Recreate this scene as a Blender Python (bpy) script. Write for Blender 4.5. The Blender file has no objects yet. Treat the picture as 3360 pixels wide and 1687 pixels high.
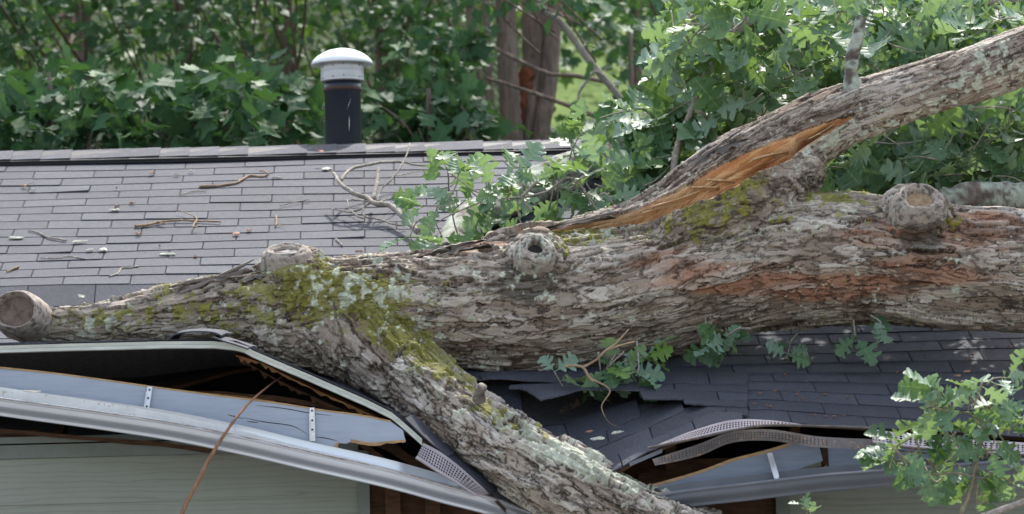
import bpy, math, random
import numpy as np
from mathutils import Vector, Matrix

SC = bpy.context.scene
COL = SC.collection
rng = np.random.default_rng(7)
random.seed(7)

# ------------------------------------------------------------------ camera, light, exposure
F = 10310.0
TILT, ROLL = math.radians(4.9), math.radians(-1.5)
CZ = 2.0
cam_d = bpy.data.cameras.new("camera")
cam = bpy.data.objects.new("camera", cam_d)
COL.objects.link(cam)
cam_d.sensor_fit = 'HORIZONTAL'
cam_d.sensor_width = 36.0
cam_d.lens = 36.0 * F / 3360.0
cam_d.clip_end = 500
cam.matrix_world = Matrix.Translation((0, 0, CZ)) @ Matrix.Rotation(math.pi/2 + TILT, 4, 'X') @ Matrix.Rotation(ROLL, 4, 'Z')
cam_d.dof.use_dof = True
cam_d.dof.focus_distance = 13.2
cam_d.dof.aperture_fstop = 4.2
SC.camera = cam

SUN_EL, SUN_AZ = math.radians(57), math.radians(14)     # sun high behind the house, a little to the right
w = bpy.data.worlds.new("World"); SC.world = w; w.use_nodes = True
nt = w.node_tree
sky = nt.nodes.new("ShaderNodeTexSky"); sky.sky_type = 'NISHITA'; sky.sun_disc = False
sky.sun_elevation = SUN_EL; sky.sun_rotation = SUN_AZ
sky.air_density = 1.0; sky.dust_density = 2.5; sky.ozone_density = 1.0
bg = nt.nodes["Background"]; bg.inputs[1].default_value = 0.15
hz = nt.nodes.new("ShaderNodeHueSaturation"); hz.inputs['Saturation'].default_value = 0.62     # thin summer haze: a paler sky
nt.links.new(sky.outputs[0], hz.inputs['Color']); nt.links.new(hz.outputs[0], bg.inputs[0])
sd = bpy.data.lights.new("sun", 'SUN'); sd.energy = 2.0; sd.angle = math.radians(0.6); sd.color = (1.0, 0.96, 0.90)
sun = bpy.data.objects.new("sun", sd); COL.objects.link(sun)
sdir = Vector((math.sin(SUN_AZ)*math.cos(SUN_EL), math.cos(SUN_AZ)*math.cos(SUN_EL), math.sin(SUN_EL)))
sun.rotation_euler = sdir.to_track_quat('Z', 'Y').to_euler()
SC.view_settings.view_transform = 'Standard'; SC.view_settings.look = 'None'
SC.view_settings.exposure = 1.5; SC.view_settings.gamma = 1.0

# ------------------------------------------------------------------ helpers
def _R():
    a = math.pi/2 + TILT
    rx = np.array([[1,0,0],[0,math.cos(a),-math.sin(a)],[0,math.sin(a),math.cos(a)]])
    rz = np.array([[math.cos(ROLL),-math.sin(ROLL),0],[math.sin(ROLL),math.cos(ROLL),0],[0,0,1]])
    return rx @ rz
RM = _R(); CP = np.array([0,0,CZ])
def ray(x, y): return RM @ np.array([(x-1680)/F, (843.5-y)/F, -1.0])
def px(x, y, D):                      # point seen at photo pixel (x, y), D metres away in depth
    d = ray(x, y); return CP + d*(D/d[1])
K = 3360/2576.0
def Q(x, y, D): return px(x*K, y*K, D)
def projq(P):                         # world -> pixel in the 2576 wide picture
    q = (np.asarray(P) - CP) @ RM
    return (1680 + F*q[...,0]/-q[...,2])/K, (843.5 - F*q[...,1]/-q[...,2])/K
def z1(x, y): return (x/2.1544, 1087+y/2.1544)
def z2(x, y): return (800+x/2.1544, 1087+y/2.1544)
def z3(x, y): return (1500+x/2.1544, 1087+y/2.1544)
def z4(x, y): return (2460+x/2.1544, 1087+y/2.1544)
def r3(x, y): return (2160+x/2.1467, y/2.1467)
def r4(x, y): return (x/2.1467, 500+y/2.1467)
def r5(x, y): return (1000+x/2.1467, 500+y/2.1467)
def nrm(v): v = np.asarray(v, float); return v/(np.linalg.norm(v)+1e-12)

def mesh_np(name, V, faces, mats=(), parent=None, attrs=None, smooth=False, mi=None, obj=True):
    """faces: list of int arrays (M,3) / (M,4)"""
    me = bpy.data.meshes.new(name)
    V = np.asarray(V, np.float32)
    if not isinstance(faces, (list, tuple)): faces = [faces]
    faces = [np.asarray(f, np.int32) for f in faces if len(f)]
    nl = sum(f.size for f in faces); nf = sum(len(f) for f in faces)
    me.vertices.add(len(V)); me.vertices.foreach_set("co", V.ravel())
    me.loops.add(nl); me.polygons.add(nf)
    me.loops.foreach_set("vertex_index", np.concatenate([f.ravel() for f in faces]))
    tot = np.concatenate([np.full(len(f), f.shape[1], np.int32) for f in faces])
    st = np.concatenate([[0], np.cumsum(tot)[:-1]]).astype(np.int32)
    me.polygons.foreach_set("loop_start", st)
    me.polygons.foreach_set("loop_total", tot)
    me.polygons.foreach_set("use_smooth", np.full(nf, bool(smooth)))
    if mi is not None: me.polygons.foreach_set("material_index", np.asarray(mi, np.int32))
    for m in (mats if isinstance(mats, (list, tuple)) else [mats]): me.materials.append(m)
    for k, a in (attrs or {}).items():
        a = np.asarray(a, np.float32)
        if a.ndim == 1:
            at = me.attributes.new(k, 'FLOAT', 'POINT'); at.data.foreach_set("value", a)
        else:
            if a.shape[1] == 3: a = np.hstack([a, np.ones((len(a),1), np.float32)])
            at = me.attributes.new(k, 'FLOAT_COLOR', 'POINT'); at.data.foreach_set("color", a.ravel())
    me.update(calc_edges=True); me.validate()
    if not obj: return me
    o = bpy.data.objects.new(name, me); COL.objects.link(o)
    if parent: o.parent = parent
    return o

class MB:
    def __init__(s): s.V = []; s.F4 = []; s.F3 = []; s.n = 0; s.A = []
    def add(s, V, F4=(), F3=(), a=0.0):
        V = np.asarray(V, float).reshape(-1,3)
        if len(F4): s.F4.append(np.asarray(F4, int)+s.n)
        if len(F3): s.F3.append(np.asarray(F3, int)+s.n)
        s.V.append(V); s.A.append(np.broadcast_to(np.asarray(a, float), (len(V),)).copy()); s.n += len(V)
    def box(s, c, x, y, z, a=0.0):       # centre and three half-axis vectors
        c, x, y, z = map(np.asarray, (c, x, y, z))
        V = [c+i*x+j*y+k*z for i in (-1,1) for j in (-1,1) for k in (-1,1)]
        s.add(V, [(0,1,3,2),(4,6,7,5),(0,4,5,1),(2,3,7,6),(0,2,6,4),(1,5,7,3)], a=a)
    def tube(s, P, R, n=8, cap=True, a=0.0, jit=0.0):
        P = np.asarray(P, float); R = np.broadcast_to(np.asarray(R, float), (len(P),))
        T = np.gradient(P, axis=0); T /= np.linalg.norm(T, axis=1)[:,None]+1e-12
        u = np.cross(T[0], [0.13,0.2,1.0]);
        if np.linalg.norm(u) < 1e-3: u = np.cross(T[0], [1,0,0])
        u = nrm(u); V = []
        th = np.linspace(0, 2*np.pi, n, endpoint=False)
        for i in range(len(P)):
            u = nrm(u - T[i]*np.dot(u, T[i])); v = np.cross(T[i], u)
            rr = R[i]*(1+jit*rng.standard_normal(n))
            V.append(P[i] + (np.cos(th)*rr)[:,None]*u + (np.sin(th)*rr)[:,None]*v)
        V = np.vstack(V); f = []
        for i in range(len(P)-1):
            for j in range(n):
                k = (j+1) % n; f.append((i*n+j, i*n+k, (i+1)*n+k, (i+1)*n+j))
        f3 = []
        if cap:
            m = len(V); V = np.vstack([V, P[0], P[-1]])
            for j in range(n):
                k = (j+1) % n
                f3.append((m, k, j)); f3.append((m+1, (len(P)-1)*n+j, (len(P)-1)*n+k))
        s.add(V, f, f3, a=a)
    def grid(s, G, a=0.0, flip=False):
        G = np.asarray(G, float); h, w_ = G.shape[:2]
        i = np.arange(h*w_).reshape(h, w_)
        f = np.stack([i[:-1,:-1], i[:-1,1:], i[1:,1:], i[1:,:-1]], -1).reshape(-1,4)
        s.add(G.reshape(-1,3), f[:, ::-1] if flip else f, a=a)
    def slab(s, G, off, a=0.0):          # a grid given thickness along vector field/constant off
        G = np.asarray(G, float); H = G + np.asarray(off, float); h, w_ = G.shape[:2]
        i = np.arange(h*w_).reshape(h, w_); n = h*w_
        f = np.stack([i[:-1,:-1], i[:-1,1:], i[1:,1:], i[1:,:-1]], -1).reshape(-1,4)
        nn = np.cross(G[0,1]-G[0,0], G[1,0]-G[0,0]); inv = nn @ (H[0,0]-G[0,0]) < 0      # keep every slab facing outwards
        if not inv: f = f[:, ::-1]
        f = f[:, ::-1]
        fs = [f, f[:, ::-1]+n]
        b = np.concatenate([i[0,:], i[1:,-1], i[-1,-2::-1], i[-2:0:-1,0]])
        c = np.roll(b, -1)
        fs.append(np.stack([b, b+n, c+n, c], -1) if inv else np.stack([b, c, c+n, b+n], -1))
        s.add(np.vstack([G.reshape(-1,3), H.reshape(-1,3)]), np.vstack(fs), a=a)
    def build(s, name, mats, parent=None, smooth=False, attrs=None):
        d = {'rnd': np.concatenate(s.A)}
        d.update(attrs or {})
        fs = []
        if s.F4: fs.append(np.vstack(s.F4))
        if s.F3: fs.append(np.vstack(s.F3))
        return mesh_np(name, np.vstack(s.V), fs, mats, parent, d, smooth)

def spline(pts, n):                    # Catmull-Rom through rows of pts
    P = np.asarray(pts, float); m = len(P)
    t = np.linspace(0, m-1, n); i = np.clip(t.astype(int), 0, m-2); f = (t-i)[:,None]
    g = lambda k: P[np.clip(k, 0, m-1)]
    a, b, c, d = g(i-1), g(i), g(i+1), g(i+2)
    return 0.5*(2*b + (c-a)*f + (2*a-5*b+4*c-d)*f**2 + (3*b-a-3*c+d)*f**3)

def tag(o, label=None, cat=None, group=None, kind=None):
    for k, v in (('label',label),('category',cat),('group',group),('kind',kind)):
        if v: o[k] = v
    return o
def empty(name, loc=(0,0,0), **kw):
    o = bpy.data.objects.new(name, None); COL.objects.link(o); o.location = tuple(loc); o.empty_display_size = 0.1
    return tag(o, **kw)
def adopt(o, root):                    # child keeps its world place
    o.parent = root; o.matrix_parent_inverse = Matrix.Translation(root.location).inverted(); return o
def mono(mb_, name, mat, label, cat, group=None, smooth=False):   # single-mesh thing whose origin sits at its own base
    V = np.vstack(mb_.V); c = (V.min(0)+V.max(0))/2; c[2] = V[:,2].min()
    mb_.V = [v-c for v in mb_.V]
    o = mb_.build(name, mat, smooth=smooth); o.location = c
    return tag(o, label, cat, group)

# ---- numpy noise
def _h(ix, iy, iz, seed):
    x = (ix.astype(np.int64)*374761393 + iy.astype(np.int64)*668265263 + iz.astype(np.int64)*2147483647*3 + seed*1013904223) & 0xffffffff
    x = ((x ^ (x >> 13))*1274126177) & 0xffffffff
    x = ((x ^ (x >> 16))*2246822519) & 0xffffffff
    return (x ^ (x >> 15)) & 0xffffffff
def _f(h): return (h & 0xffffff)/16777215.0
def vnoise(p, seed=0):
    i = np.floor(p).astype(np.int64); f = p-i; f = f*f*f*(f*(f*6-15)+10); r = 0
    for a in (0,1):
        for b in (0,1):
            for c in (0,1):
                wgt = (f[:,0] if a else 1-f[:,0])*(f[:,1] if b else 1-f[:,1])*(f[:,2] if c else 1-f[:,2])
                r = r + wgt*_f(_h(i[:,0]+a, i[:,1]+b, i[:,2]+c, seed))
    return r*2-1
def fbm(p, o=4, seed=0):
    r = 0; a = 0.5; p = p.copy()
    for k in range(o): r = r + a*vnoise(p, seed+k*17); p = p*2.03+5.1; a *= 0.5
    return r
def worley(p, seed=0):
    i0 = np.floor(p).astype(np.int64); n = len(p)
    F1 = np.full(n, 9.0); F2 = np.full(n, 9.0); ID = np.zeros(n); OX = np.zeros(n)
    for a in (-1,0,1):
        for b in (-1,0,1):
            for c in (-1,0,1):
                q = i0 + (a,b,c); h = _h(q[:,0], q[:,1], q[:,2], seed)
                h2 = (h*747796405 + 2891336453) & 0xffffffff; h2 ^= h2 >> 11
                h3 = (h2*747796405 + 2891336453) & 0xffffffff; h3 ^= h3 >> 11
                h4 = (h3*747796405 + 2891336453) & 0xffffffff; h4 ^= h4 >> 11
                dx = q[:,0]+_f(h2)-p[:,0]; dy = q[:,1]+_f(h3)-p[:,1]; dz = q[:,2]+_f(h4)-p[:,2]
                d = np.sqrt(dx*dx+dy*dy+dz*dz)
                m = d < F1
                F2 = np.where(m, F1, np.minimum(F2, d)); ID = np.where(m, _f(h), ID); OX = np.where(m, -dx, OX); F1 = np.where(m, d, F1)
    return F1, F2, ID, OX
def sstep(a, b, x): t = np.clip((x-a)/(b-a), 0, 1); return t*t*(3-2*t)
def inpoly(x, y, P):
    P = np.asarray(P); r = np.zeros(len(x), bool); j = len(P)-1
    for i in range(len(P)):
        c = ((P[i,1] > y) != (P[j,1] > y)) & (x < (P[j,0]-P[i,0])*(y-P[i,1])/(P[j,1]-P[i,1]+1e-12)+P[i,0])
        r ^= c; j = i
    return r
def polydist(x, y, P):
    P = np.asarray(P, float); d = np.full(len(x), 1e9)
    for i in range(len(P)):
        a, b = P[i], P[(i+1) % len(P)]; ab = b-a
        t = np.clip(((x-a[0])*ab[0]+(y-a[1])*ab[1])/(ab@ab+1e-9), 0, 1)
        d = np.minimum(d, np.hypot(x-a[0]-t*ab[0], y-a[1]-t*ab[1]))
    return d

# ---- materials
class NT:
    def __init__(s, name):
        s.m = bpy.data.materials.new(name); s.m.use_nodes = True; s.t = s.m.node_tree; s.N = s.t.nodes; s.L = s.t.links
        s.b = s.N["Principled BSDF"]; s.out = s.N["Material Output"]
    def n(s, typ, **kw):
        o = s.N.new(typ)
        for k, v in kw.items():
            if hasattr(o, k) and not isinstance(v, tuple): setattr(o, k, v)
        return o
    def l(s, a, b): s.L.new(a, b)
    def coord(s, scale=(1,1,1)):
        tc = s.n("ShaderNodeTexCoord"); mp = s.n("ShaderNodeMapping"); mp.inputs['Scale'].default_value = scale
        s.l(tc.outputs['Object'], mp.inputs['Vector']); return mp.outputs[0]
    def noise(s, vec, scale, detail=4, rough=0.6):
        o = s.n("ShaderNodeTexNoise"); o.inputs['Scale'].default_value = scale; o.inputs['Detail'].default_value = detail
        o.inputs['Roughness'].default_value = rough
        if vec is not None: s.l(vec, o.inputs['Vector'])
        return o.outputs['Fac']
    def ramp(s, fac, stops):
        o = s.n("ShaderNodeValToRGB"); e = o.color_ramp.elements
        while len(e) < len(stops): e.new(0.5)
        for x, (p, c) in zip(e, stops): x.position = p; x.color = (*c, 1) if len(c) == 3 else c
        s.l(fac, o.inputs[0]); return o.outputs[0]
    def mix(s, fac, a, b, typ='MIX'):
        o = s.n("ShaderNodeMix"); o.data_type = 'RGBA'; o.blend_type = typ
        for v, k in ((fac,0),(a,6),(b,7)):
            if hasattr(v, 'is_linked') or hasattr(v, 'links'): s.l(v, o.inputs[k])
            else: o.inputs[k].default_value = v if k == 0 else ((*v,1) if len(v) == 3 else v)
        return o.outputs[2]
    def attr(s, name, fac=True):
        o = s.n("ShaderNodeAttribute"); o.attribute_name = name; return o.outputs['Fac' if fac else 'Color']
    def bump(s, h, strength=0.3, dist=0.01):
        o = s.n("ShaderNodeBump"); o.inputs['Strength'].default_value = strength; o.inputs['Distance'].default_value = dist
        s.l(h, o.inputs['Height']); s.l(o.outputs[0], s.b.inputs['Normal'])
    def set(s, **kw):
        for k, v in kw.items():
            i = s.b.inputs[k.replace('_',' ')]
            if hasattr(v, 'links'): s.l(v, i)
            else: i.default_value = (*v,1) if isinstance(v, tuple) and len(v) == 3 else v
        return s

def noisy(name, c1, c2, scale=20, rough=0.7, spec=0.3, stretch=(1,1,1), bump=0.0, bd=0.004, metal=0.0, lo=0.3, hi=0.7, extra=None):
    t = NT(name); v = t.coord(stretch); f = t.noise(v, scale, 6, 0.65)
    c = t.ramp(f, [(lo, c1), (hi, c2)])
    if extra:                            # (colour, scale, threshold) blotches with a shape of their own
        g = t.noise(t.coord((1,1,1)), extra[1], 5, 0.7)
        c = t.mix(t.ramp(g, [(extra[2], (0,0,0)), (extra[2]+0.06, (1,1,1))]), c, extra[0])
    t.set(Base_Color=c, Roughness=rough, Specular_IOR_Level=spec, Metallic=metal)
    if bump: t.bump(f, bump, bd)
    return t.m

def shingle_mat():
    t = NT("asphalt_shingle"); v = t.coord()
    g = t.noise(v, 420, 2, 0.8); big = t.noise(v, 3.0, 4, 0.6)
    c = t.ramp(g, [(0.30, (0.022,0.023,0.029)), (0.52, (0.055,0.059,0.072)), (0.70, (0.24,0.25,0.295))])
    c = t.mix(t.ramp(big, [(0.3,(0.84,0.84,0.86)), (0.7,(1.08,1.06,1.06))]), (0,0,0), c, 'MULTIPLY') if False else t.mix(1.0, c, t.ramp(big, [(0.3,(0.82,0.82,0.84)), (0.7,(1,1,1))]), 'MULTIPLY')
    c = t.mix(1.0, c, t.ramp(t.attr('rnd'), [(0,(0.70,0.70,0.72)), (1,(1,1,1))]), 'MULTIPLY')
    t.set(Base_Color=c, Roughness=0.7, Specular_IOR_Level=0.22)
    t.bump(g, 0.7, 0.003)
    return t.m

def leaf_mat(name, cols, back, trans=0.3, rough=0.36, spec=0.5, rib=(0.25,0.33,0.12), tcol=(0.28,0.42,0.04)):
    t = NT(name); r = t.attr('rnd')
    c = t.ramp(r, [(i/(len(cols)-1), x) for i, x in enumerate(cols)])
    n = t.noise(t.coord(), 45, 3)
    c = t.mix(1.0, c, t.ramp(n, [(0.3,(0.75,0.78,0.72)), (0.7,(1,1,1))]), 'MULTIPLY')
    c = t.mix(t.ramp(t.attr('mid'), [(0.02,(0.75,)*3), (0.07,(0,0,0))]), c, rib)
    geo = t.n("ShaderNodeNewGeometry")
    c2 = t.mix(geo.outputs['Backfacing'], c, back)
    t.set(Base_Color=c2, Roughness=rough, Specular_IOR_Level=spec)
    tr = t.n("ShaderNodeBsdfTranslucent")
    t.l(t.mix(0.5, c, tcol), tr.inputs[0])
    mx = t.n("ShaderNodeMixShader"); mx.inputs[0].default_value = trans
    t.l(t.b.outputs[0], mx.inputs[1]); t.l(tr.outputs[0], mx.inputs[2]); t.l(mx.outputs[0], t.out.inputs[0])
    return t.m

M = {}
M['shingle'] = shingle_mat()
M['felt'] = noisy('roof_felt', (0.028,0.028,0.031), (0.062,0.062,0.067), 60, 0.8, 0.3, bump=0.3, extra=((0.16,0.12,0.09), 9, 0.62))
M['underlay'] = noisy('black_underlayment', (0.045,0.045,0.05), (0.075,0.075,0.08), 60, 1.0, 0.0)
M['vent_dark'] = noisy('vent_plastic_attic_dark', (0.012,0.012,0.013), (0.025,0.025,0.026), 60, 0.6)
def comb_mat():
    t = NT('vent_comb'); wv = t.n("ShaderNodeTexWave"); wv.wave_type = 'BANDS'; wv.bands_direction = 'X'; wv.inputs['Scale'].default_value = 24.0; wv.inputs['Distortion'].default_value = 0.3; wv.inputs['Detail Scale'].default_value = 0.5
    t.l(t.coord(), wv.inputs['Vector']); t.set(Base_Color=t.ramp(wv.outputs['Fac'], [(0.45,(0.012,0.012,0.013)), (0.62,(0.20,0.20,0.21))]), Roughness=0.6); return t.m
M['tooth'] = comb_mat()
M['drip'] = noisy('drip_edge_metal', (0.42,0.45,0.40), (0.62,0.64,0.58), 9, 0.34, 0.5, stretch=(1,1,6), bump=0.05, extra=((0.30,0.28,0.22), 22, 0.66))
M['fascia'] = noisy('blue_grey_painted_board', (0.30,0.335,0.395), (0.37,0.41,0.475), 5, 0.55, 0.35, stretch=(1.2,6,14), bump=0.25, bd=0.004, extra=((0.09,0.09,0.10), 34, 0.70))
M['fascia_shade'] = noisy('shade_toned_board', (0.17,0.20,0.25), (0.23,0.26,0.31), 5, 0.6, 0.3, stretch=(1.2,6,14), bump=0.2, extra=((0.08,0.07,0.07), 30, 0.70))  # fascia paint darkened, with the shade under the eave in its colour
M['rawwood'] = noisy('raw_pine', (0.28,0.16,0.075), (0.48,0.32,0.17), 10, 0.75, 0.2, stretch=(2,12,12), bump=0.3)
M['oldwood'] = noisy('old_rafter_wood', (0.035,0.018,0.010), (0.10,0.050,0.026), 8, 0.8, 0.2, stretch=(1.5,10,10), bump=0.4)
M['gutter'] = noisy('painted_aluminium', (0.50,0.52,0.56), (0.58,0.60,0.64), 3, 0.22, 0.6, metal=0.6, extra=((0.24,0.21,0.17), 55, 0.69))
M['gutter_in'] = noisy('gutter_inside_white', (0.62,0.60,0.55), (0.78,0.77,0.73), 18, 0.5, 0.4, extra=((0.32,0.25,0.17), 38, 0.60))
M['guttergrey'] = noisy('shade_grey_aluminium', (0.105,0.11,0.125), (0.145,0.15,0.165), 4, 0.5, 0.3, metal=0.0, extra=((0.09,0.08,0.07), 45, 0.69))  # darker gutter metal: shade under the crushed eave painted into the grey
M['hanger'] = noisy('bare_aluminium', (0.50,0.50,0.50), (0.70,0.70,0.70), 20, 0.35, 0.6, metal=0.7, extra=((0.25,0.2,0.15), 60, 0.62))
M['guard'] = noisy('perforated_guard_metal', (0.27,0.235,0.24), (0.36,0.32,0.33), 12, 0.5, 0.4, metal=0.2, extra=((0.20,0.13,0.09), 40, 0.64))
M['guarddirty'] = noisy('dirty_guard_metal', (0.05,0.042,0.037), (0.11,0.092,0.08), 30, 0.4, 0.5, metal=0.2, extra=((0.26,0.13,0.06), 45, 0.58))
def siding_mat():
    t = NT("sage_siding"); v = t.coord((0.55,1.0,5.0))
    wv = t.n("ShaderNodeTexWave"); wv.wave_type = 'BANDS'; wv.bands_direction = 'Z'
    wv.inputs['Scale'].default_value = 2.6; wv.inputs['Distortion'].default_value = 9.0; wv.inputs['Detail'].default_value = 3; wv.inputs['Detail Scale'].default_value = 1.4
    t.l(v, wv.inputs['Vector'])
    c = t.ramp(wv.outputs['Fac'], [(0.0,(0.19,0.205,0.17)), (0.06,(0.235,0.25,0.205)), (1.0,(0.245,0.26,0.215))])
    d = t.noise(t.coord(), 2.5, 5)
    c = t.mix(1.0, c, t.ramp(d, [(0.3,(0.85,0.86,0.84)), (0.7,(1,1,1))]), 'MULTIPLY')
    t.set(Base_Color=c, Roughness=0.6, Specular_IOR_Level=0.3); t.bump(wv.outputs['Fac'], 0.2, 0.002)
    return t.m
M['siding'] = siding_mat()
M['trim'] = noisy('sage_trim_paint', (0.12,0.14,0.12), (0.17,0.19,0.165), 8, 0.6, 0.3, bump=0.1)
M['whitecap'] = noisy('white_enamel', (0.74,0.76,0.75), (0.82,0.83,0.82), 5, 0.28, 0.5)
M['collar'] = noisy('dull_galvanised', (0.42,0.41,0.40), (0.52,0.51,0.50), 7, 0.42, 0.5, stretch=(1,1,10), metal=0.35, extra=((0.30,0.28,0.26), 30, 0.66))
M['pipe'] = noisy('black_stove_pipe', (0.009,0.012,0.019), (0.020,0.024,0.034), 6, 0.36, 0.5, stretch=(1,1,0.6), bump=0.05, extra=((0.10,0.10,0.11), 16, 0.70))
M['rust'] = noisy('rusty_pipe_band', (0.045,0.025,0.02), (0.08,0.04,0.03), 30, 0.6)
M['screw'] = noisy('screw_head', (0.08,0.08,0.08), (0.15,0.15,0.15), 40, 0.5, metal=0.5)
M['twig'] = noisy('dead_twig', (0.17,0.14,0.11), (0.38,0.34,0.29), 60, 0.85, 0.2, bump=0.5, extra=((0.50,0.53,0.45), 35, 0.60))
M['twigbrown'] = noisy('brown_twig', (0.20,0.13,0.08), (0.36,0.26,0.17), 60, 0.8, 0.2, bump=0.4)
M['greentwig'] = noisy('live_twig', (0.14,0.12,0.07), (0.30,0.26,0.17), 50, 0.7, 0.3, bump=0.3)
M['chip'] = noisy('pale_bark_chip', (0.42,0.38,0.30), (0.66,0.63,0.54), 70, 0.85, 0.2, bump=0.5)
M['chipbrown'] = noisy('brown_bark_chip', (0.24,0.13,0.08), (0.45,0.28,0.19), 60, 0.85, 0.2, bump=0.5)
M['lichenchip'] = noisy('lichen_chip', (0.18,0.17,0.12), (0.60,0.64,0.54), 80, 0.9, 0.1, bump=0.8)
M['bud'] = noisy('brown_bud', (0.16,0.07,0.04), (0.30,0.15,0.08), 60, 0.8)
M['orangebit'] = noisy('orange_fungus', (0.60,0.22,0.12), (0.75,0.36,0.22), 50, 0.7)
M['strip'] = noisy('split_wood_strip', (0.13,0.065,0.035), (0.33,0.18,0.10), 40, 0.75, 0.2, stretch=(1,1,0.15), bump=0.6)
M['oak'] = leaf_mat('oak_leaf', [(0.045,0.125,0.048),(0.085,0.185,0.085),(0.16,0.27,0.175),(0.24,0.355,0.27),(0.14,0.28,0.045)], (0.19,0.27,0.18), 0.36, 0.48, 0.55, tcol=(0.34,0.50,0.06))  # pale blue-green stops: waxy bloom with the sky sheen painted in
M['oakdry'] = noisy('dry_leaf', (0.22,0.12,0.06), (0.40,0.26,0.14), 40, 0.7)
M['tulip'] = leaf_mat('tulip_leaf', [(0.024,0.075,0.028),(0.038,0.105,0.042),(0.055,0.135,0.055),(0.060,0.145,0.040)], (0.07,0.135,0.07), 0.22, 0.58, 0.28, rib=(0.10,0.17,0.07), tcol=(0.12,0.26,0.03))
M['farleaf'] = leaf_mat('far_leaf', [(0.022,0.062,0.014),(0.04,0.10,0.02),(0.06,0.13,0.025),(0.09,0.17,0.035)], (0.06,0.11,0.04), 0.28, 0.55, 0.30, rib=(0.08,0.14,0.04), tcol=(0.20,0.34,0.04))
M['fartrunk'] = noisy('grey_tree_bark', (0.10,0.072,0.055), (0.28,0.215,0.17), 7, 0.9, 0.15, stretch=(3.5,3.5,0.6), bump=0.9, bd=0.03)
M['eye'] = noisy('tan_heart_of_knot', (0.20,0.13,0.075), (0.42,0.31,0.19), 30, 0.8, 0.2, bump=0.5, extra=((0.10,0.07,0.045), 22, 0.62))
M['redrot'] = noisy('red_rotten_wood', (0.10,0.035,0.02), (0.24,0.085,0.045), 22, 0.9, 0.1, bump=0.8, bd=0.02)
M['forest_floor'] = noisy('shade_toned_forest_floor', (0.016,0.030,0.010), (0.045,0.075,0.022), 1.5, 0.95, 0.1, bump=0.5, bd=0.1)  # floor kept dark so the woodland shade sits in its colour
M['grass'] = noisy('hill_grass', (0.06,0.11,0.025), (0.17,0.24,0.06), 1.1, 0.9, 0.1, bump=0.5, bd=0.1)
M['acorn'] = noisy('green_acorn', (0.16,0.20,0.06), (0.30,0.32,0.12), 60, 0.5)
def bark_mat():
    t = NT("oak_bark"); v = t.coord()
    g = t.noise(v, 170, 5, 0.75)
    c = t.mix(1.0, t.attr('Col', False), t.ramp(g, [(0.30,(0.66,0.63,0.60)), (0.50,(0.97,0.97,0.97)), (0.72,(1.2,1.2,1.2))]), 'MULTIPLY')
    t.set(Base_Color=c, Roughness=0.82, Specular_IOR_Level=0.28); t.bump(g, 0.7, 0.006)
    return t.m
M['bark'] = bark_mat()
def wood_mat():
    t = NT("torn_heartwood")
    g = t.noise(t.coord(), 120, 4, 0.7)
    c = t.mix(1.0, t.attr('Col', False), t.ramp(g, [(0.3,(0.75,0.72,0.7)), (0.6,(1,1,1))]), 'MULTIPLY')
    t.set(Base_Color=c, Roughness=0.6, Specular_IOR_Level=0.35); t.bump(g, 0.3, 0.003)
    return t.m
M['wood'] = wood_mat()
M['endgrain'] = noisy('weathered_end_grain', (0.10,0.066,0.05), (0.26,0.20,0.155), 24, 0.85, 0.15, stretch=(1,1,1), bump=0.8, bd=0.01, extra=((0.07,0.05,0.04), 12, 0.62))
M['callus'] = noisy('callus_bark', (0.17,0.145,0.125), (0.42,0.39,0.36), 32, 0.85, 0.2, bump=1.0, bd=0.012, extra=((0.07,0.06,0.05), 26, 0.60))
M['yard'] = noisy('bare_yard', (0.16,0.15,0.135), (0.26,0.25,0.23), 3, 0.95, 0.1)
M['deckedge'] = noisy('split_deck_edge', (0.12,0.05,0.02), (0.42,0.22,0.09), 14, 0.8, 0.2, bump=0.5)
M['grime'] = noisy('gutter_grime', (0.16,0.12,0.08), (0.36,0.34,0.31), 45, 0.8, 0.2)
M['hole'] = noisy('dark_knot_hole', (0.015,0.013,0.012), (0.05,0.04,0.035), 30, 0.9)
# ------------------------------------------------------------------ the hillside behind the house
def ground_z(Y): 
    Y = np.asarray(Y, float); return np.where(Y < 19, 0.0, 0.42*(Y-19) - 1.2*(1-np.exp(-(Y-19)/3.0)))
gx = np.linspace(-160, 160, 90); gy = np.concatenate([np.linspace(-60, 18, 14), np.linspace(19, 75, 60), np.linspace(80, 160, 10)])
GX, GY = np.meshgrid(gx, gy); GZ = np.maximum(ground_z(GY), 0.0)
GZ = np.where(GY > 75, ground_z(75) + 0.1*(GY-75), GZ) + 0.18*vnoise(np.stack([GX.ravel()/3, GY.ravel()/3, GX.ravel()*0], 1), 3).reshape(GX.shape)*(GY > 20)
g = MB(); g.grid(np.stack([GX, GY, GZ], -1)); 
front = GY < 19.5
hill = MB(); hill.grid(np.stack([GX, GY, GZ], -1)[13:]); tag(hill.build('hillside', M['forest_floor'], smooth=True), kind='structure')
cx_ = np.linspace(0.008, 0.046, 16); cy_ = np.linspace(29, 62, 30); CXm, CYm = np.meshgrid(cx_, cy_); CXm = (CXm + 0.004*np.sin(CYm*0.5))*CYm
cz_ = ground_z(CYm) + 0.28 + 0.05*vnoise(np.stack([CXm.ravel(), CYm.ravel(), CXm.ravel()*0], 1), 9).reshape(CXm.shape)
gp = MB(); gp.grid(np.stack([CXm, CYm, cz_], -1)); tag(gp.build('grass', M['grass'], smooth=True), kind='structure')
yd = MB(); yd.grid(np.stack([GX, GY, GZ], -1)[:14]); tag(yd.build('yard', M['yard'], smooth=True), kind='structure')

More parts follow.
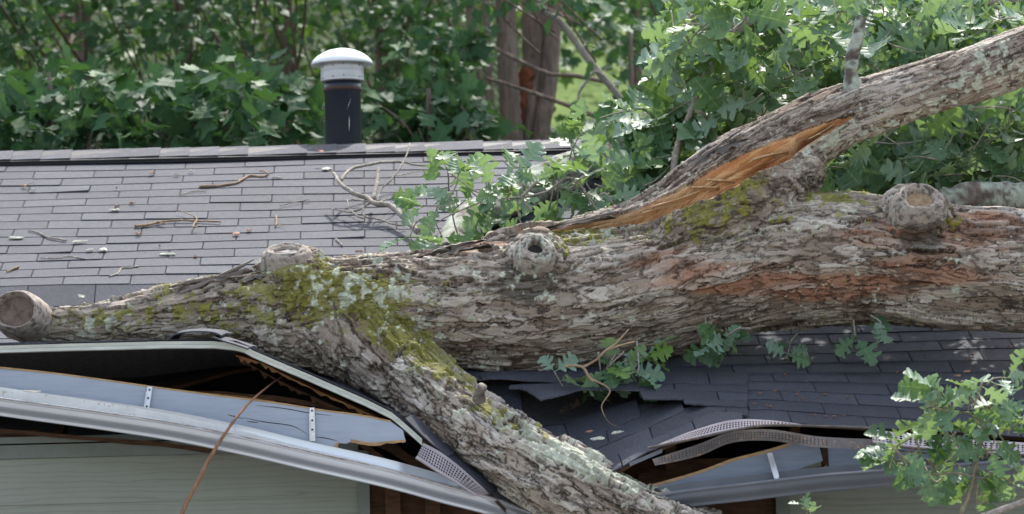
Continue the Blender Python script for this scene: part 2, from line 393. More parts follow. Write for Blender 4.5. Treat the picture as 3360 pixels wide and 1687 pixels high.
# ------------------------------------------------------------------ the house
YAW = math.radians(2.5); PITCH = math.radians(22.6)
EV = np.array([math.cos(YAW), math.sin(YAW), 0.0]); DV = np.array([-math.sin(YAW), math.cos(YAW), 0.0]); UZ = np.array([0,0,1.0])
UP = DV*math.cos(PITCH) + UZ*math.sin(PITCH); NV = -DV*math.sin(PITCH) + UZ*math.cos(PITCH)
O0 = px(1000, 522, 16.1)                 # top of the first course, a = 0
RH, TW = 0.127, 0.3048
def P0(a, r): a = np.asarray(a, float)[...,None]; r = np.asarray(r, float)[...,None]; return O0 + EV*a - UP*(r*RH)
def roofhit(x, y, h=0.0):                # where the sight line of a photo pixel meets the sound roof plane, raised h
    d = ray(x, y); t = ((O0 + UZ*h - CP) @ NV)/(d @ NV); return CP + d*t
def dz(a, r):
    s = np.zeros(np.broadcast(a, r).shape)
    left = 1-sstep(-0.7, -0.1, a)
    s = s - left*0.055*np.clip(r-16, 0, 2.0)                          # the slope breaks downward behind the log
    t = sstep(24.5, 32, r)
    s = s + t*np.interp(a, [1.7, 1.9, 2.1, 2.4, 2.7, 3.0, 3.5], [0.028, 0.030, 0.012, -0.012, -0.035, -0.066, -0.09])
    s = s + 0.006*np.sin(a*2.1+r*0.25)*np.cos(r*0.45+a)               # old decking waves a little
    return s
def PR(a, r): a, r = np.broadcast_arrays(np.asarray(a, float), np.asarray(r, float)); return P0(a, r) + dz(a, r)[...,None]*UZ

def shingles(mb, S, rows, a0, a1, shift=0.0, seg=4, keep=None, jag=0.0016, th=0.0030):
    """real tabs laid over the mapping S(a, r); r counts courses down the slope"""
    for r in rows:
        sh = (r % 2)*TW/2 + shift
        k0, k1 = math.floor((a0-sh)/TW)-1, math.ceil((a1-sh)/TW)+1
        for k in range(k0, k1):
            l, rr = max(k*TW+sh+0.003, a0), min((k+1)*TW+sh-0.003, a1)
            if rr-l < 0.03: continue
            if keep is not None and not keep((l+rr)/2, r): continue
            A = np.linspace(l, rr, seg+1)
            drop = random.gauss(0, 0.014); tw = random.gauss(0, 0.014)
            top = S(A, np.full(seg+1, r+0.0)); bot = S(A, r+1.0+drop+tw*np.linspace(-1,1,seg+1))
            n = np.cross(S(A+0.01, np.full(seg+1, r+0.5))-S(A-0.01, np.full(seg+1, r+0.5)), top-bot); n /= np.linalg.norm(n, axis=1)[:,None]
            lift = th + abs(random.gauss(0, jag)) + (0.007*np.linspace(0,1,seg+1)**2 if random.random() < 0.05 else 0)
            lift = np.broadcast_to(lift, (seg+1,))[:,None]
            G = np.stack([top+n*0.0012, (top+bot)/2+n*(0.0012+lift)/2, bot+n*lift, bot+n*0.0006])
            mb.grid(G, a=random.random(), flip=True)
            # tab sides
            for q in (0, seg):
                c = np.array([G[0,q], G[2,q], G[3,q]]); mb.add(c, F3=[(0,1,2)])

house = empty('damaged_house', (0.9, 12.8, 0.0), label='single storey house with dark shingle roof smashed by the fallen oak', cat='house')
def hp(mb, name, mat, parent=None, smooth=False, label=None):
    o = mb.build(name, mat, smooth=smooth); adopt(o, house)
    if parent is not None:
        o.parent = parent; o.matrix_parent_inverse = parent.matrix_world.inverted() if False else Matrix.Identity(4)
        o.matrix_parent_inverse = Matrix.Identity(4)
    if label: o['label'] = label
    return o
def sub(mb, name, mat, parent, smooth=False, label=None):   # sub-part: parent part sits at house origin offset
    o = mb.build(name, mat, smooth=smooth); o.parent = parent
    if label: o['label'] = label
    return o

AL, AR = -3.2, 5.0
# ---- left lifted flap: eave curve and a hidden inner line
left_edge = [(-420,1131,12.35),(0,1131,12.35),(200,1125,12.35),(418,1120,12.35),(552,1116,12.35),(700,1116,12.36),(790,1124,12.36),(822,1143,12.36),(900,1177,12.37),(1000,1219,12.38),(1204,1308,12.39),(1287,1350,12.40),(1345,1400,12.41),(1403,1452,12.42),(1524,1536,12.45),(1608,1616,12.47),(1660,1672,12.5)]
LE = np.array([px(*p) for p in left_edge]); LEN = np.concatenate([[0], np.cumsum(np.linalg.norm(np.diff(LE, axis=0), axis=1))])
def le(s): return np.stack([np.interp(s, LEN, LE[:,i]) for i in range(3)], -1)
LI = []
for (x, y, D) in left_edge:
    if x < 700: LI.append(px(x, y+1, D+0.42))
    elif x < 1000: LI.append(px(x+6, y+3, D+0.40))
    else: LI.append(px(x+10, y+3, D+0.34))
LI = np.array(LI)
def li(s): return np.stack([np.interp(s, LEN, LI[:,i]) for i in range(3)], -1)
def SL(s, r):                            # r = 27 inner .. 32 eave
    s, r = np.broadcast_arrays(np.asarray(s, float), np.asarray(r, float)); t = ((r-27)/5)[...,None]; return li(s)*(1-t) + le(s)*t

# ---- right crushed strip under the torn flap
strip = [(1640,1760,12.36),(1700,1725,12.35),(1850,1640,12.34),(1990,1556,12.33),(2031,1537,12.33),(2150,1472,12.33),(2289,1407,12.33),(2400,1381,12.34),(2450,1379,12.34)]
svec = [(-19,-44)]*5+[(-17.5,-38),(-11,-30),(-4,-26),(-3,-24)]
sdep = [0.56]*5+[0.62,0.82,0.88,0.88]
SE = np.array([px(*p) for p in strip]); SLEN = np.concatenate([[0], np.cumsum(np.linalg.norm(np.diff(SE, axis=0), axis=1))])
ST = np.array([px(x+5*v[0], y+5*v[1], D+q) for (x, y, D), v, q in zip(strip, svec, sdep)])
def SS(s, r):                            # r = 27 top .. 32 eave
    s, r = np.broadcast_arrays(np.asarray(s, float), np.asarray(r, float)); t = ((r-27)/5)[...,None]
    e_ = np.stack([np.interp(s, SLEN, SE[:,i]) for i in range(3)], -1); u_ = np.stack([np.interp(s, SLEN, ST[:,i]) for i in range(3)], -1)
    return u_*(1-t) + e_*t + UZ*(0.02*np.sin(np.pi*t))
# ---- torn flap lying above it
torn = [(1380,1235,12.95),(1500,1240,12.92),(1583,1242,12.90),(1640,1252,12.86),(1672,1268,12.82),(1725,1290,12.80),(1778,1311,12.78),(1840,1292,12.80),(1918,1273,12.82),(2010,1276,12.81),(2099,1281,12.80),(2112,1307,12.76),(2233,1311,12.76),(2252,1327,12.72),(2372,1333,12.70),(2400,1338,12.68),(2470,1345,12.66)]
TE = np.array([px(*p) for p in torn]); TLEN = np.concatenate([[0], np.cumsum(np.linalg.norm(np.diff(TE, axis=0), axis=1))])
def a_of(x, r):                          # eave coordinate of a pixel column at course r
    lo = (px(x, 1000, 13) - P0(0, r)) @ EV; return lo
TT = []
for (x, y, D) in torn:
    h = px(x-6, 1150, 13.25); a = (h-O0) @ EV; TT.append(PR(np.array(a), np.array(25.0)))
TT = np.array(TT).reshape(-1,3)
def STF(s, r):                           # r = 25 .. 28
    s, r = np.broadcast_arrays(np.asarray(s, float), np.asarray(r, float)); t = ((r-25)/3)[...,None]
    e_ = np.stack([np.interp(s, TLEN, TE[:,i]) for i in range(3)], -1); u_ = np.stack([np.interp(s, TLEN, TT[:,i]) for i in range(3)], -1)
    sharp = np.stack([np.interp(s, TLEN, TE[:,i]) for i in range(3)], -1)
    # the raggedness of the torn edge belongs to the last course only
    sm = np.stack([np.interp(s, [0, TLEN[-1]], [TE[0,i], TE[-1,i]]) for i in range(3)], -1)
    t2 = np.clip((r-26.6)/1.4, 0, 1)[...,None]
    return u_*(1-t) + (sm*(1-t2) + e_*t2)*t

AC = 1.80
ACL = 0.7
rf = MB()
keep_main = lambda a, r: r < 27 or a > AC
shingles(rf, PR, range(0, 32), AL, AR, seg=4, keep=lambda a, r: keep_main(a, r) and not (a < ACL-0.2 and r > 21))
shingles(rf, SL, range(27, 32), 0.0, LEN[-1], seg=5)
# the buckled and torn tabs of the crushed eave, one by one: lower edge, upper edge, their depths
def zp(x, y): return (1444+x/2.31, 1148+y/2.31)
TORN = [
 ([(700,780),(985,697)], [(560,600),(935,563)], 12.68, 12.80), ([(995,694),(1280,600),(1520,495)], [(945,562),(1200,490),(1490,388)], 12.68, 12.80),
 ([(880,870),(1085,785),(1275,707)], [(820,760),(1000,695),(1250,600)], 12.56, 12.68), ([(1285,703),(1590,580),(1850,457)], [(1262,598),(1520,492),(1825,373)], 12.56, 12.70),
 ([(1000,945),(1215,848),(1606,680)], [(930,850),(1085,785),(1578,580)], 12.45, 12.57), ([(1618,674),(1730,622),(1910,545),(2090,467),(2165,462)], [(1592,574),(1690,530),(1850,455),(2000,413),(2165,424)], 12.45, 12.57),
 ([(1130,1010),(1378,880)], [(1100,890),(1345,788)], 12.34, 12.45), ([(1388,874),(1580,765),(1750,690),(1930,600)], [(1357,782),(1560,696),(1730,620),(1905,543)], 12.34, 12.45), ([(1940,597),(2040,566),(2150,537),(2290,532)], [(1917,538),(2010,500),(2100,464),(2290,478)], 12.34, 12.44),
 ([(2172,492),(2330,495)], [(2168,428),(2330,436)], 12.43, 12.54),
 ([(1855,403),(2000,410),(2180,425),(2330,434)], [(1838,368),(2000,370),(2180,372),(2330,382)], 12.53, 12.63),
 ([(1540,368),(1830,372),(2110,377)], [(1506,300),(1800,300),(2090,308)], 12.62, 12.74), ([(2120,377),(2330,388)], [(2098,308),(2330,320)], 12.62, 12.74),
 ([(520,285),(600,288),(650,300),(765,376),(860,355),(1080,293),(1210,296)], [(530,262),(600,254),(640,252),(700,248),(890,238),(1080,238),(1210,241)], [12.80,12.78,12.74,12.66,12.68,12.72,12.73], 12.86),
 ([(1220,296),(1510,303),(1775,303)], [(1216,241),(1510,241),(1763,243)], 12.73, 12.86), ([(1785,303),(2330,322)], [(1773,243),(2330,252)], 12.73, 12.86),
 ([(320,219),(450,211),(870,238),(1200,241)], [(300,190),(470,166),(870,166),(1200,172)], 12.84, 12.97), ([(1210,241),(2040,247)], [(1204,172),(2022,176)], 12.84, 12.97), ([(2050,247),(2330,253)], [(2032,176),(2330,180)], 12.84, 12.97),
 ([(120,250),(330,222),(600,200)], [(130,200),(330,168),(600,150)], 12.92, 13.02),
]
dks = []
for lo_, up_, Dl, Du in TORN:
    n_ = 4*(len(lo_)-1)+1; ti = np.linspace(0, len(lo_)-1, n_); ar = np.arange(len(lo_))
    Dl_ = np.broadcast_to(np.asarray(Dl, float), (len(lo_),))
    lo3 = np.array([px(*zp(x, y), d) for (x, y), d in zip(lo_, Dl_)]); up3 = np.array([px(*zp(x, y), Du) for x, y in up_])
    lo3 = np.stack([np.interp(ti, ar, lo3[:,i]) for i in range(3)], 1); up3 = np.stack([np.interp(ti, ar, up3[:,i]) for i in range(3)], 1)
    wv_ = 0.0012*rng.standard_normal((n_,1))*UZ
    ext = up3 + (up3-lo3)*0.22 - UZ*0.006
    G = np.stack([ext, up3-UZ*0.002, (lo3+up3)/2+wv_*0.5, lo3+wv_]); rf.slab(G, -UZ*0.0065, a=random.random())
# the pale crushed sheet left of the crease
G = np.array([[px(*zp(x, y), d) for x, y, d in row] for row in [[(130,235,13.02),(330,225,13.0),(560,262,12.95),(612,330,12.90)],[(180,330,12.95),(380,345,12.92),(560,360,12.88),(612,380,12.86)],[(220,560,12.86),(400,600,12.82),(560,570,12.80),(640,560,12.79)],[(260,800,12.7),(420,760,12.72),(620,700,12.72),(720,640,12.74)]]])
G = np.stack([spline(r_, 14) for r_ in G]); rf.slab(G, (0,0.006,-0.003), a=0.1)
# curled loose tabs on the bend of the left eave
for (pts, dd) in (([(552,1116),(575,1094),(640,1086),(700,1089),(726,1100)], 12.33), ([(700,1105),(735,1118),(775,1130),(812,1143)], 12.31)):
    e_ = spline([px(x, y, dd) for x, y in pts], 12); b_ = spline([px(x+34, y-6, dd+0.22) for x, y in pts], 12)
    rf.slab(np.stack([e_, (e_+b_)/2+UZ*0.006, b_]), -UZ*0.006, a=0.3)
for (pts, dd) in (([(1330,1372),(1400,1440),(1470,1496)], 12.40), ([(1436,1470),(1530,1546),(1570,1575),(1606,1618)], 12.425)):
    e_ = spline([px(x, y, dd) for x, y in pts], 10); b_ = spline([px(x+26, y-14, dd+0.12) for x, y in pts], 10)
    rf.slab(np.stack([e_, b_]), -UZ*0.006, a=0.2)
roof = hp(rf, 'roof', M['shingle'])
# decking under the shingles, one sheet per plane, and the plain rear slope
dk = MB()
A_ = np.linspace(AL, AR, 60)
for rows_, a_lo, a_hi in ((np.linspace(-1.2, 16, 24), AL, AR), (np.linspace(16, 24.8, 14), AL, AR), (np.linspace(24.8, 26.9, 4), ACL-0.2, AR), (np.linspace(26.9, 31.8, 12), AC, AR)):
    A_ = np.linspace(a_lo, a_hi, 60); G = PR(A_[None,:], rows_[:,None]) - UZ*0.004; dk.slab(G, -NV*0.016)
G = SL(np.linspace(0, LEN[-1], 40)[None,:], np.linspace(27, 31.9, 6)[:,None]) - UZ*0.002; dk.slab(G, -UZ*0.014)
STR = [[(1000,1070,12.35),(1378,884,12.35),(1580,769,12.35),(1750,694,12.35),(1930,604,12.35),(2150,541,12.35),(2330,537,12.35)],[(800,880,12.56),(1085,792,12.57),(1280,708,12.57),(1450,640,12.57),(1600,580,12.57),(1850,462,12.57),(2300,470,12.55)],[(640,600,12.80),(900,568,12.81),(1150,510,12.81),(1300,470,12.81),(1490,398,12.81),(1800,392,12.78),(2300,420,12.68)]]
SG = np.array([[px(*zp(x, y), d) for x, y, d in row] for row in STR]); SG = np.stack([np.stack([np.interp(np.linspace(0,6,37), np.arange(7), r_[:,i]) for i in range(3)], 1) for r_ in SG]) - UZ*0.008
dk.slab(SG, -UZ*0.014)
hp(dk, 'roof_decking', M['oldwood'])
ul = MB()                                # black underlayment showing in the slots between tabs, and an unseen sheet under the log added to shut light out
for rows_, a_lo, a_hi in ((np.linspace(-1.2, 24.6, 40), AL, AR), (np.linspace(24.6, 26.9, 5), ACL-0.2, AR), (np.linspace(26.9, 31.9, 14), AC, AR)):
    A_ = np.linspace(a_lo, a_hi, 60); ul.grid(PR(A_[None,:], rows_[:,None]) - UZ*0.0015, flip=True)
ul.grid(SL(np.linspace(0, LEN[-1], 40)[None,:], np.linspace(27, 31.95, 6)[:,None]) - UZ*0.0005, flip=True)
ul.grid(SG + UZ*0.0008, flip=True)
s__ = np.linspace(0, LEN[-1], 40); inner = SL(s__, 27.0); a__ = (inner-O0)@EV
ul.slab(np.stack([PR(a__, 23.5) - UZ*0.01, (PR(a__, 23.5)+inner)/2 - UZ*0.05, inner - UZ*0.004]), -UZ*0.02)
hp(ul, 'underlayment', M['underlay'])
bk = MB(); apex = lambda a: P0(a, np.zeros_like(a)-1.26)
A_ = np.linspace(AL, AR, 30); G = np.stack([apex(A_), apex(A_) + DV*4.0 - UZ*4.0*math.tan(PITCH)]); bk.slab(G, -UZ*0.02); hp(bk, 'rear_roof', M['shingle'])
# torn felt behind the flap
fe = MB()
fpts = [[(*zp(x, y), d) for x, y, d in row] for row in [
 [(600,215,13.02),(800,225,13.02),(1080,232,13.01),(1400,240,13.0),(1800,262,12.95),(2300,330,12.85)],
 [(600,330,12.96),(800,345,12.99),(1080,340,13.0),(1400,330,12.99),(1800,345,12.92),(2300,360,12.80)],
 [(620,470,12.86),(800,470,12.93),(1080,445,12.95),(1400,390,12.93),(1800,395,12.86),(2300,410,12.76)],
 [(645,580,12.79),(900,566,12.80),(1150,512,12.80),(1400,440,12.80),(1800,430,12.76),(2300,440,12.70)]]]
G = np.array([[px(*p) for p in row] for row in fpts]); G = np.stack([spline(row, 30) for row in G]); G = np.stack([spline(G[:,j], 14) for j in range(30)], 1)
G = G + 0.006*vnoise(G.reshape(-1,3)*14, 5).reshape(G.shape[:2])[...,None]*np.array([0,-1,0.4])
fe.slab(G, (0,0.006,0.001)); fo = hp(fe, 'roofing_felt', M['felt'], smooth=True, label='torn black roofing felt with brown creases')
# ridge vent with teeth, and overlapping ridge caps
rv = MB(); A_ = np.linspace(AL, AR, 80)
sag = lambda a: dz(a, np.zeros_like(a))[...,None]*UZ
b0 = P0(A_, np.zeros_like(A_)+0.06)+NV*0.006; b1 = b0 + NV*0.016; b2 = P0(A_, np.zeros_like(A_)-1.0)+NV*0.03
b00 = P0(A_, np.zeros_like(A_)+0.16)+NV*0.004
rv.slab(np.stack([b00, b00+NV*0.006]), UP*0.02); rv.grid(np.stack([b0, b1, b2]), flip=True)
vent = hp(rv, 'ridge_vent', M['vent_dark'])
th = MB(); c = P0(A_, np.zeros_like(A_)+0.05)+NV*0.008; th.slab(np.stack([c, c+NV*0.013]), UP*0.002)
sub(th, 'vent_comb', M['tooth'], vent)
rc = MB(); a = AL; 
while a < AR:
    L = 0.152; tilt = 0.004; a2 = min(a+L+0.02, AR)
    AA = np.linspace(a, a2, 3); hgt = (0.027+tilt*np.array([0, .5, 1.0]))[:,None]*NV + random.gauss(0, .0012)*UZ
    f0 = P0(AA, np.zeros(3)-0.06+random.gauss(0,.015)) + hgt; f1 = P0(AA, np.zeros(3)-1.1)+hgt; f2 = P0(AA, np.zeros(3)-1.34)+hgt*0.98
    f3 = f2 + DV*0.14 - UZ*0.14*math.tan(PITCH)
    rc.slab(np.stack([f0, f1, f2, f3]), -NV*0.006, a=random.random()); a += L
hp(rc, 'ridge_cap', M['shingle'])

# ---- flue pipe
flue_base = px(1129, 520, 16.62); fz = lambda y: px(1126, y, 16.62)[2]
def lathe(mb, c, prof, n=40):
    th_ = np.linspace(0, 2*np.pi, n+1); G = np.stack([np.stack([c[0]+r*np.cos(th_), c[1]+r*np.sin(th_), np.full(n+1, z)], -1) for r, z in prof]); mb.grid(G)
flue = MB(); R_ = 0.0965
lathe(flue, flue_base, [(R_, fz(640)), (R_, fz(305)), (R_+0.002, fz(304)), (R_+0.002, fz(276)), (R_-0.002, fz(275)), (R_-0.002, fz(262))])
fl = hp(flue, 'flue_pipe', M['pipe'], smooth=True, label='black flue pipe with a white domed cap')
bnd = MB(); lathe(bnd, flue_base, [(R_+0.0015, fz(301)), (R_+0.0045, fz(300)), (R_+0.0045, fz(289)), (R_+0.0015, fz(288))]); sub(bnd, 'pipe_band', M['rust'], fl, True)
co = MB(); RC = 0.1155
lathe(co, flue_base, [(R_-0.002, fz(270)), (RC-.003, fz(268.5)), (RC, fz(267)), (RC, fz(258)), (RC+.001, fz(257.5)), (RC+.001, fz(255)), (RC, fz(254.5)), (RC, fz(237)), (RC-.001, fz(236)), (RC-.001, fz(234)), (RC, fz(233)), (RC, fz(219)), (RC-.004, fz(217)), (RC-.004, fz(200))])
cl = sub(co, 'collar', M['collar'], fl, False)
cp = MB(); RK = 0.163
lathe(cp, flue_base, [(RC-.02, fz(206)), (RK-.012, fz(214)), (RK, fz(213)), (RK+.001, fz(209)), (RK-.002, fz(203.5)), (RK-.009, fz(197)), (RK-.026, fz(187)), (RK-.055, fz(175.5)), (RK-.09, fz(166)), (RK-.13, fz(160.5)), (0.001, fz(159))], 48)
sub(cp, 'rain_cap', M['whitecap'], fl, True)
sc_ = MB()
for an, ys in ((-1.95,(221.5,259)), (-1.45,(218,255.5)), (-0.6,(221,258)), (-2.6,(224,261))):
    for y in ys:
        c = flue_base + np.array([RC*math.cos(an), RC*math.sin(an), 0]); c[2] = fz(y)
        sc_ = MB(); sc_.box(c, (0.003,0,0), (0,0.003,0), (0,0,0.003)); sub(sc_, 'screw', M['screw'], fl)
sk = MB()  # scratch on the pipe, its white reflection painted as pale slivers
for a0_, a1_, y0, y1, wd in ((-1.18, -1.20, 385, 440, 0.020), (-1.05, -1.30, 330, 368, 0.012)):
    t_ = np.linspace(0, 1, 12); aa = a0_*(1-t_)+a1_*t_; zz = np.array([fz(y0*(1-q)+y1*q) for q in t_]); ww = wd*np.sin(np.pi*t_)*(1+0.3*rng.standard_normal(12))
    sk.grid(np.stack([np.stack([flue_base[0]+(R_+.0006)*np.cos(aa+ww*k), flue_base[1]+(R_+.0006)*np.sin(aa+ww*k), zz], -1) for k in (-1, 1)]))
sub(sk, 'scratch_glint', M['collar'], fl)

# ---- walls, gable ends, attic floor
def HP(a, v, z): return O0*[1,1,0] + EV*a + DV*v + UZ*z       # v metres behind the first course line
EZ = P0(0., 32.)[2]; EV_ = float((P0(0., 32.)-O0) @ DV)       # eave height and setback
WV = EV_ + 0.33                                               # wall plane behind the eave
def wall_px(x, y, off=0.0):                                   # sight line to the wall plane
    d = ray(x, y); n = DV; t = ((HP(0, WV-off, 0)-CP) @ n)/(d @ n); return CP + d*t
sw = MB()
# courses of lap siding: (left line, right line) of each lower edge
aL, aR = -4.0, (wall_px(1178, 1600)-O0) @ EV
def course(mb, a0, a1, ztop, zbot, lean=0.009):
    A4 = np.linspace(a0, a1, 12); top = HP(0, WV, 0)+EV*A4[:,None]+UZ*ztop; bot = HP(0, WV-lean, 0)+EV*A4[:,None]+UZ*zbot
    mb.grid(np.stack([top, bot, bot+DV*lean]))
zb = wall_px(300, 1651)[2]; ztop = wall_px(300, 1500)[2]; lap = ztop-zb
z = ztop; k = 0
while z > 0.15:
    course(sw, aL, aR, z+0.01 if k else z, z-lap); z -= lap; k += 1
aR2 = (wall_px(2590, 1640)-O0) @ EV; zr = wall_px(3000, 1652)[2]; z = zr+lap; k = 0
while z > 0.15:
    course(sw, aR2, AR-0.1, z, z-lap); z -= lap
hp(sw, 'siding', M['siding'])
tr = MB()
for (a0, a1, z_, h, pr) in ((aL, aR, ztop+0.028, 0.027, 0.012), (aL, aR, ztop+0.074, 0.013, 0.02)):
    c = HP((a0+a1)/2, WV-pr/2, z_); tr.box(c, EV*(a1-a0)/2, DV*(pr/2+0.004), UZ*h)
tr.box(HP(aR+0.02, WV-0.012, ztop/2+0.1), EV*0.022, DV*0.014, UZ*(ztop/2-0.1))
tr.box(HP(aR2-0.03, WV-0.012, zr/2+0.05), EV*0.028, DV*0.014, UZ*(zr/2+0.04))
hp(tr, 'wall_trim', M['trim'])
wl = MB()                                                     # bare sheathing and studs where the siding is gone, and the other walls
wl.box(HP((AL+AR)/2, WV+0.05, (EZ-0.1)/2), EV*((AR-AL)/2), DV*0.03, UZ*((EZ-0.1)/2))
wl.box(HP((AL+AR)/2, 3.5, EZ/2), EV*((AR-AL)/2), DV*0.05, UZ*(EZ/2))
for a in (AL+0.1, AR-0.1):
    wl.add([HP(a, WV, 0), HP(a, 3.5, 0), HP(a, 3.5, EZ), HP(a, 0.15, O0[2]+0.0), HP(a, WV, EZ)], F3=[(0,1,2),(0,2,3),(0,3,4)])
for x in (1290, 1420, 2120, 2330): wl.box(wall_px(x, 1700)*[1,1,0]+UZ*1.1, EV*0.03, DV*0.045, UZ*1.1)
hp(wl, 'wall_sheathing', M['oldwood'])
pt_ = MB(); A2 = np.linspace(AL+0.12, AR-0.12, 40); r0_ = 19.0
pt_.slab(np.stack([HP(0, float((P0(0., r0_)-O0)@DV), 0)+EV*A2[:,None]+UZ*0.3, PR(A2, np.full(40, r0_))-UZ*0.03]), DV*0.03); hp(pt_, 'attic_dark_panel', M['vent_dark'])  # added near-black panel that keeps the attic opening dark
af = MB(); af.box(HP((AL+AR)/2, 1.9+WV/2-0.2, EZ-0.09), EV*((AR-AL)/2-0.15), DV*2.6, UZ*0.02); hp(af, 'ceiling_deck', M['oldwood'])
# rafters, each a part
for k, a in enumerate(np.arange(AL+0.35, AR, 0.61)):
    m = MB(); top = P0(a, 0.0)-NV*0.05-UZ*0.03; end = P0(a, 30.0)-NV*0.05-UZ*0.03
    if a < 0.9: end = P0(a, 24.0)-NV*0.05-UZ*0.40
    elif a < AC: end = P0(a, 26)-NV*0.05-UZ*0.2
    m.box((top+end)/2, (top-end)/2, EV*0.02, NV*0.045); hp(m, 'rafter', M['oldwood'])
# splintered members seen through the gap
for pts, w_ in (([(620,1290,12.75),(800,1298,12.7),(990,1318,12.66),(1180,1362,12.6)], 0.011), ([(760,1306,12.7),(930,1330,12.68),(1080,1352,12.62)], 0.007),
                ([(1180,1450,12.62),(1290,1530,12.6),(1400,1600,12.58)], 0.012), ([(1230,1446,12.7),(1330,1500,12.7),(1480,1600,12.66)], 0.018), ([(1130,1470,12.75),(1290,1620,12.72)], 0.022),
                ([(0,1415,12.6),(260,1436,12.58),(560,1462,12.56),(700,1480,12.56)], 0.009), ([(-60,1424,12.66),(60,1432,12.66),(250,1442,12.65)], 0.020),
                ([(2190,1560,12.7),(2200,1530,12.7),(2204,1440,12.7)], 0.02), ([(2560,1590,12.55),(2640,1556,12.54),(2716,1538,12.53)], 0.013), ([(2580,1566,12.6),(2700,1536,12.6)], 0.010), ([(2706,1560,12.55),(2712,1500,12.55),(2716,1462,12.56)], 0.022)):
    m = MB(); P = spline([px(*p) for p in pts], 9); T = nrm(P[-1]-P[0]); s_ = nrm(np.cross(T, (0,1,0)))
    jag = lambda: (1+0.25*rng.standard_normal((9,1)))
    m.slab(np.stack([P+s_*w_*jag(), P-s_*w_*jag()]), (0,0.03,0)); hp(m, 'broken_rafter', M['rawwood'] if pts[0][0] in (2560,2580) else M['oldwood'])

for pts, w_, mt in (([(775,1164,12.5),(860,1192,12.5),(940,1232,12.5),(1060,1290,12.5),(1200,1352,12.5),(1300,1400,12.5)], 0.012, 'deckedge'), ([(790,1176,12.6),(900,1240,12.6),(1050,1312,12.6),(1180,1366,12.58)], 0.016, 'oldwood'), ([(600,1300,12.7),(720,1292,12.7),(900,1316,12.68)], 0.005, 'deckedge')):
    m = MB(); P = spline([px(*p) for p in pts], 40); rg = 1+0.5*rng.standard_normal((40,1)); m.slab(np.stack([P, P-UZ*w_*np.abs(rg)]), (0,0.05,0.012)); hp(m, 'broken_decking', M[mt])
# ---- metal drip edge under the left flap
de = MB(); ss_ = np.linspace(LEN[1]-1.0, np.interp(1385, [p[0] for p in left_edge], LEN), 70); E_ = le(ss_)
hh = 0.031
wob = (0.0025*np.sin(ss_*9))[:,None]*np.array([0,-1,0])
G = np.stack([E_+np.array([0,0.10,0.004])-UZ*0.006, E_+np.array([0,-0.014,-0.006])+wob, E_+np.array([0,-0.010,-0.017])+wob, E_+np.array([0,-0.007,-0.019])+wob, E_+np.array([0,-0.006,-hh])+wob, E_+np.array([0,0.010,-hh-0.003])+wob])
de.slab(G, (0,0.0015,0.0008)); hp(de, 'drip_edge', M['drip'], label='pale metal drip edge, lifted and kinked')

# ---- left fascia, cracked and broken off
def board(pts, th_=0.02, back=(0,1,0)):  # outline polygon in pixels, given thickness
    m = MB(); P = np.array([px(*p) for p in pts]); n = len(P); Bk = P + np.array(back)*th_; c = P.mean(0)
    V = np.vstack([P, Bk]); 
    me = [tuple(range(n))]
    return V, n
def polyboard(name, pts, mat, th_=0.02, label=None, parent=None):
    import bmesh
    V, n = board(pts, th_); bm = bmesh.new(); vs = [bm.verts.new(v) for v in V]
    f = [bm.faces.new(vs[:n]), bm.faces.new(vs[n:][::-1])]
    for i in range(n): bm.faces.new((vs[i], vs[(i+1)%n], vs[n+(i+1)%n], vs[n+i]))
    bmesh.ops.triangulate(bm, faces=f); bmesh.ops.recalc_face_normals(bm, faces=bm.faces)
    me = bpy.data.meshes.new(name); bm.to_mesh(me); bm.free(); me.materials.append(mat)
    o = bpy.data.objects.new(name, me); COL.objects.link(o); adopt(o, house)
    if parent is not None: o.parent = parent; o.matrix_parent_inverse = Matrix.Identity(4)
    if label: o['label'] = label
    return o
FD = lambda x: 12.33+0.06*max(0, x)/1300
ftop = [(-200,1186),(0,1207),(162,1224),(343,1248),(511,1272),(700,1297),(900,1322),(1064,1348),(1180,1363),(1283,1384),(1322,1412),(1325,1425),(1328,1437),(1331,1449)]
fbot = [(1322,1450),(1290,1452),(1260,1455),(1220,1459),(1190,1455),(1153,1449),(1135,1456),(1115,1454),(1106,1462),(1109,1470),(1097,1482),(1060,1490),(900,1460),(700,1425),(300,1365),(0,1322),(-200,1300)]
fas = polyboard('fascia_board', [(x, y, FD(x)) for x, y in ftop+fbot], M['fascia'], 0.022, 'blue grey fascia board snapped off at one end')
rw = MB()                                # bare wood on its upper edge and at the snapped end
P = np.array([px(x, y, FD(x)) for x, y in ftop[:10]]); P = spline(P, 40); rw.slab(np.stack([P+[0,-0.001,0.0045], P+[0,-0.001,-0.0025-0.0]]), (0,0.022,0))
P2 = np.array([px(x, y, FD(x)-0.001) for x, y in [(1331,1446),(1290,1449),(1220,1455),(1160,1446),(1150,1441)]]); P2 = spline(P2, 16)
rw.slab(np.stack([P2+[0,0,0.004], P2-np.array([0,-0.01,1])*np.linspace(0.012,0.020,16)[:,None]*(1+0.3*rng.standard_normal((16,1)))*0.6]), (0,0.012,0))
P3 = np.array([px(x, y, FD(x)-0.001) for x, y in [(1113,1452),(1104,1462),(1107,1470),(1095,1484)]]); rw.slab(np.stack([P3+EV*0.004, P3-EV*0.010]), (0,0.016,0))
sub(rw, 'bare_edge', M['rawwood'], fas)
ck = MB()
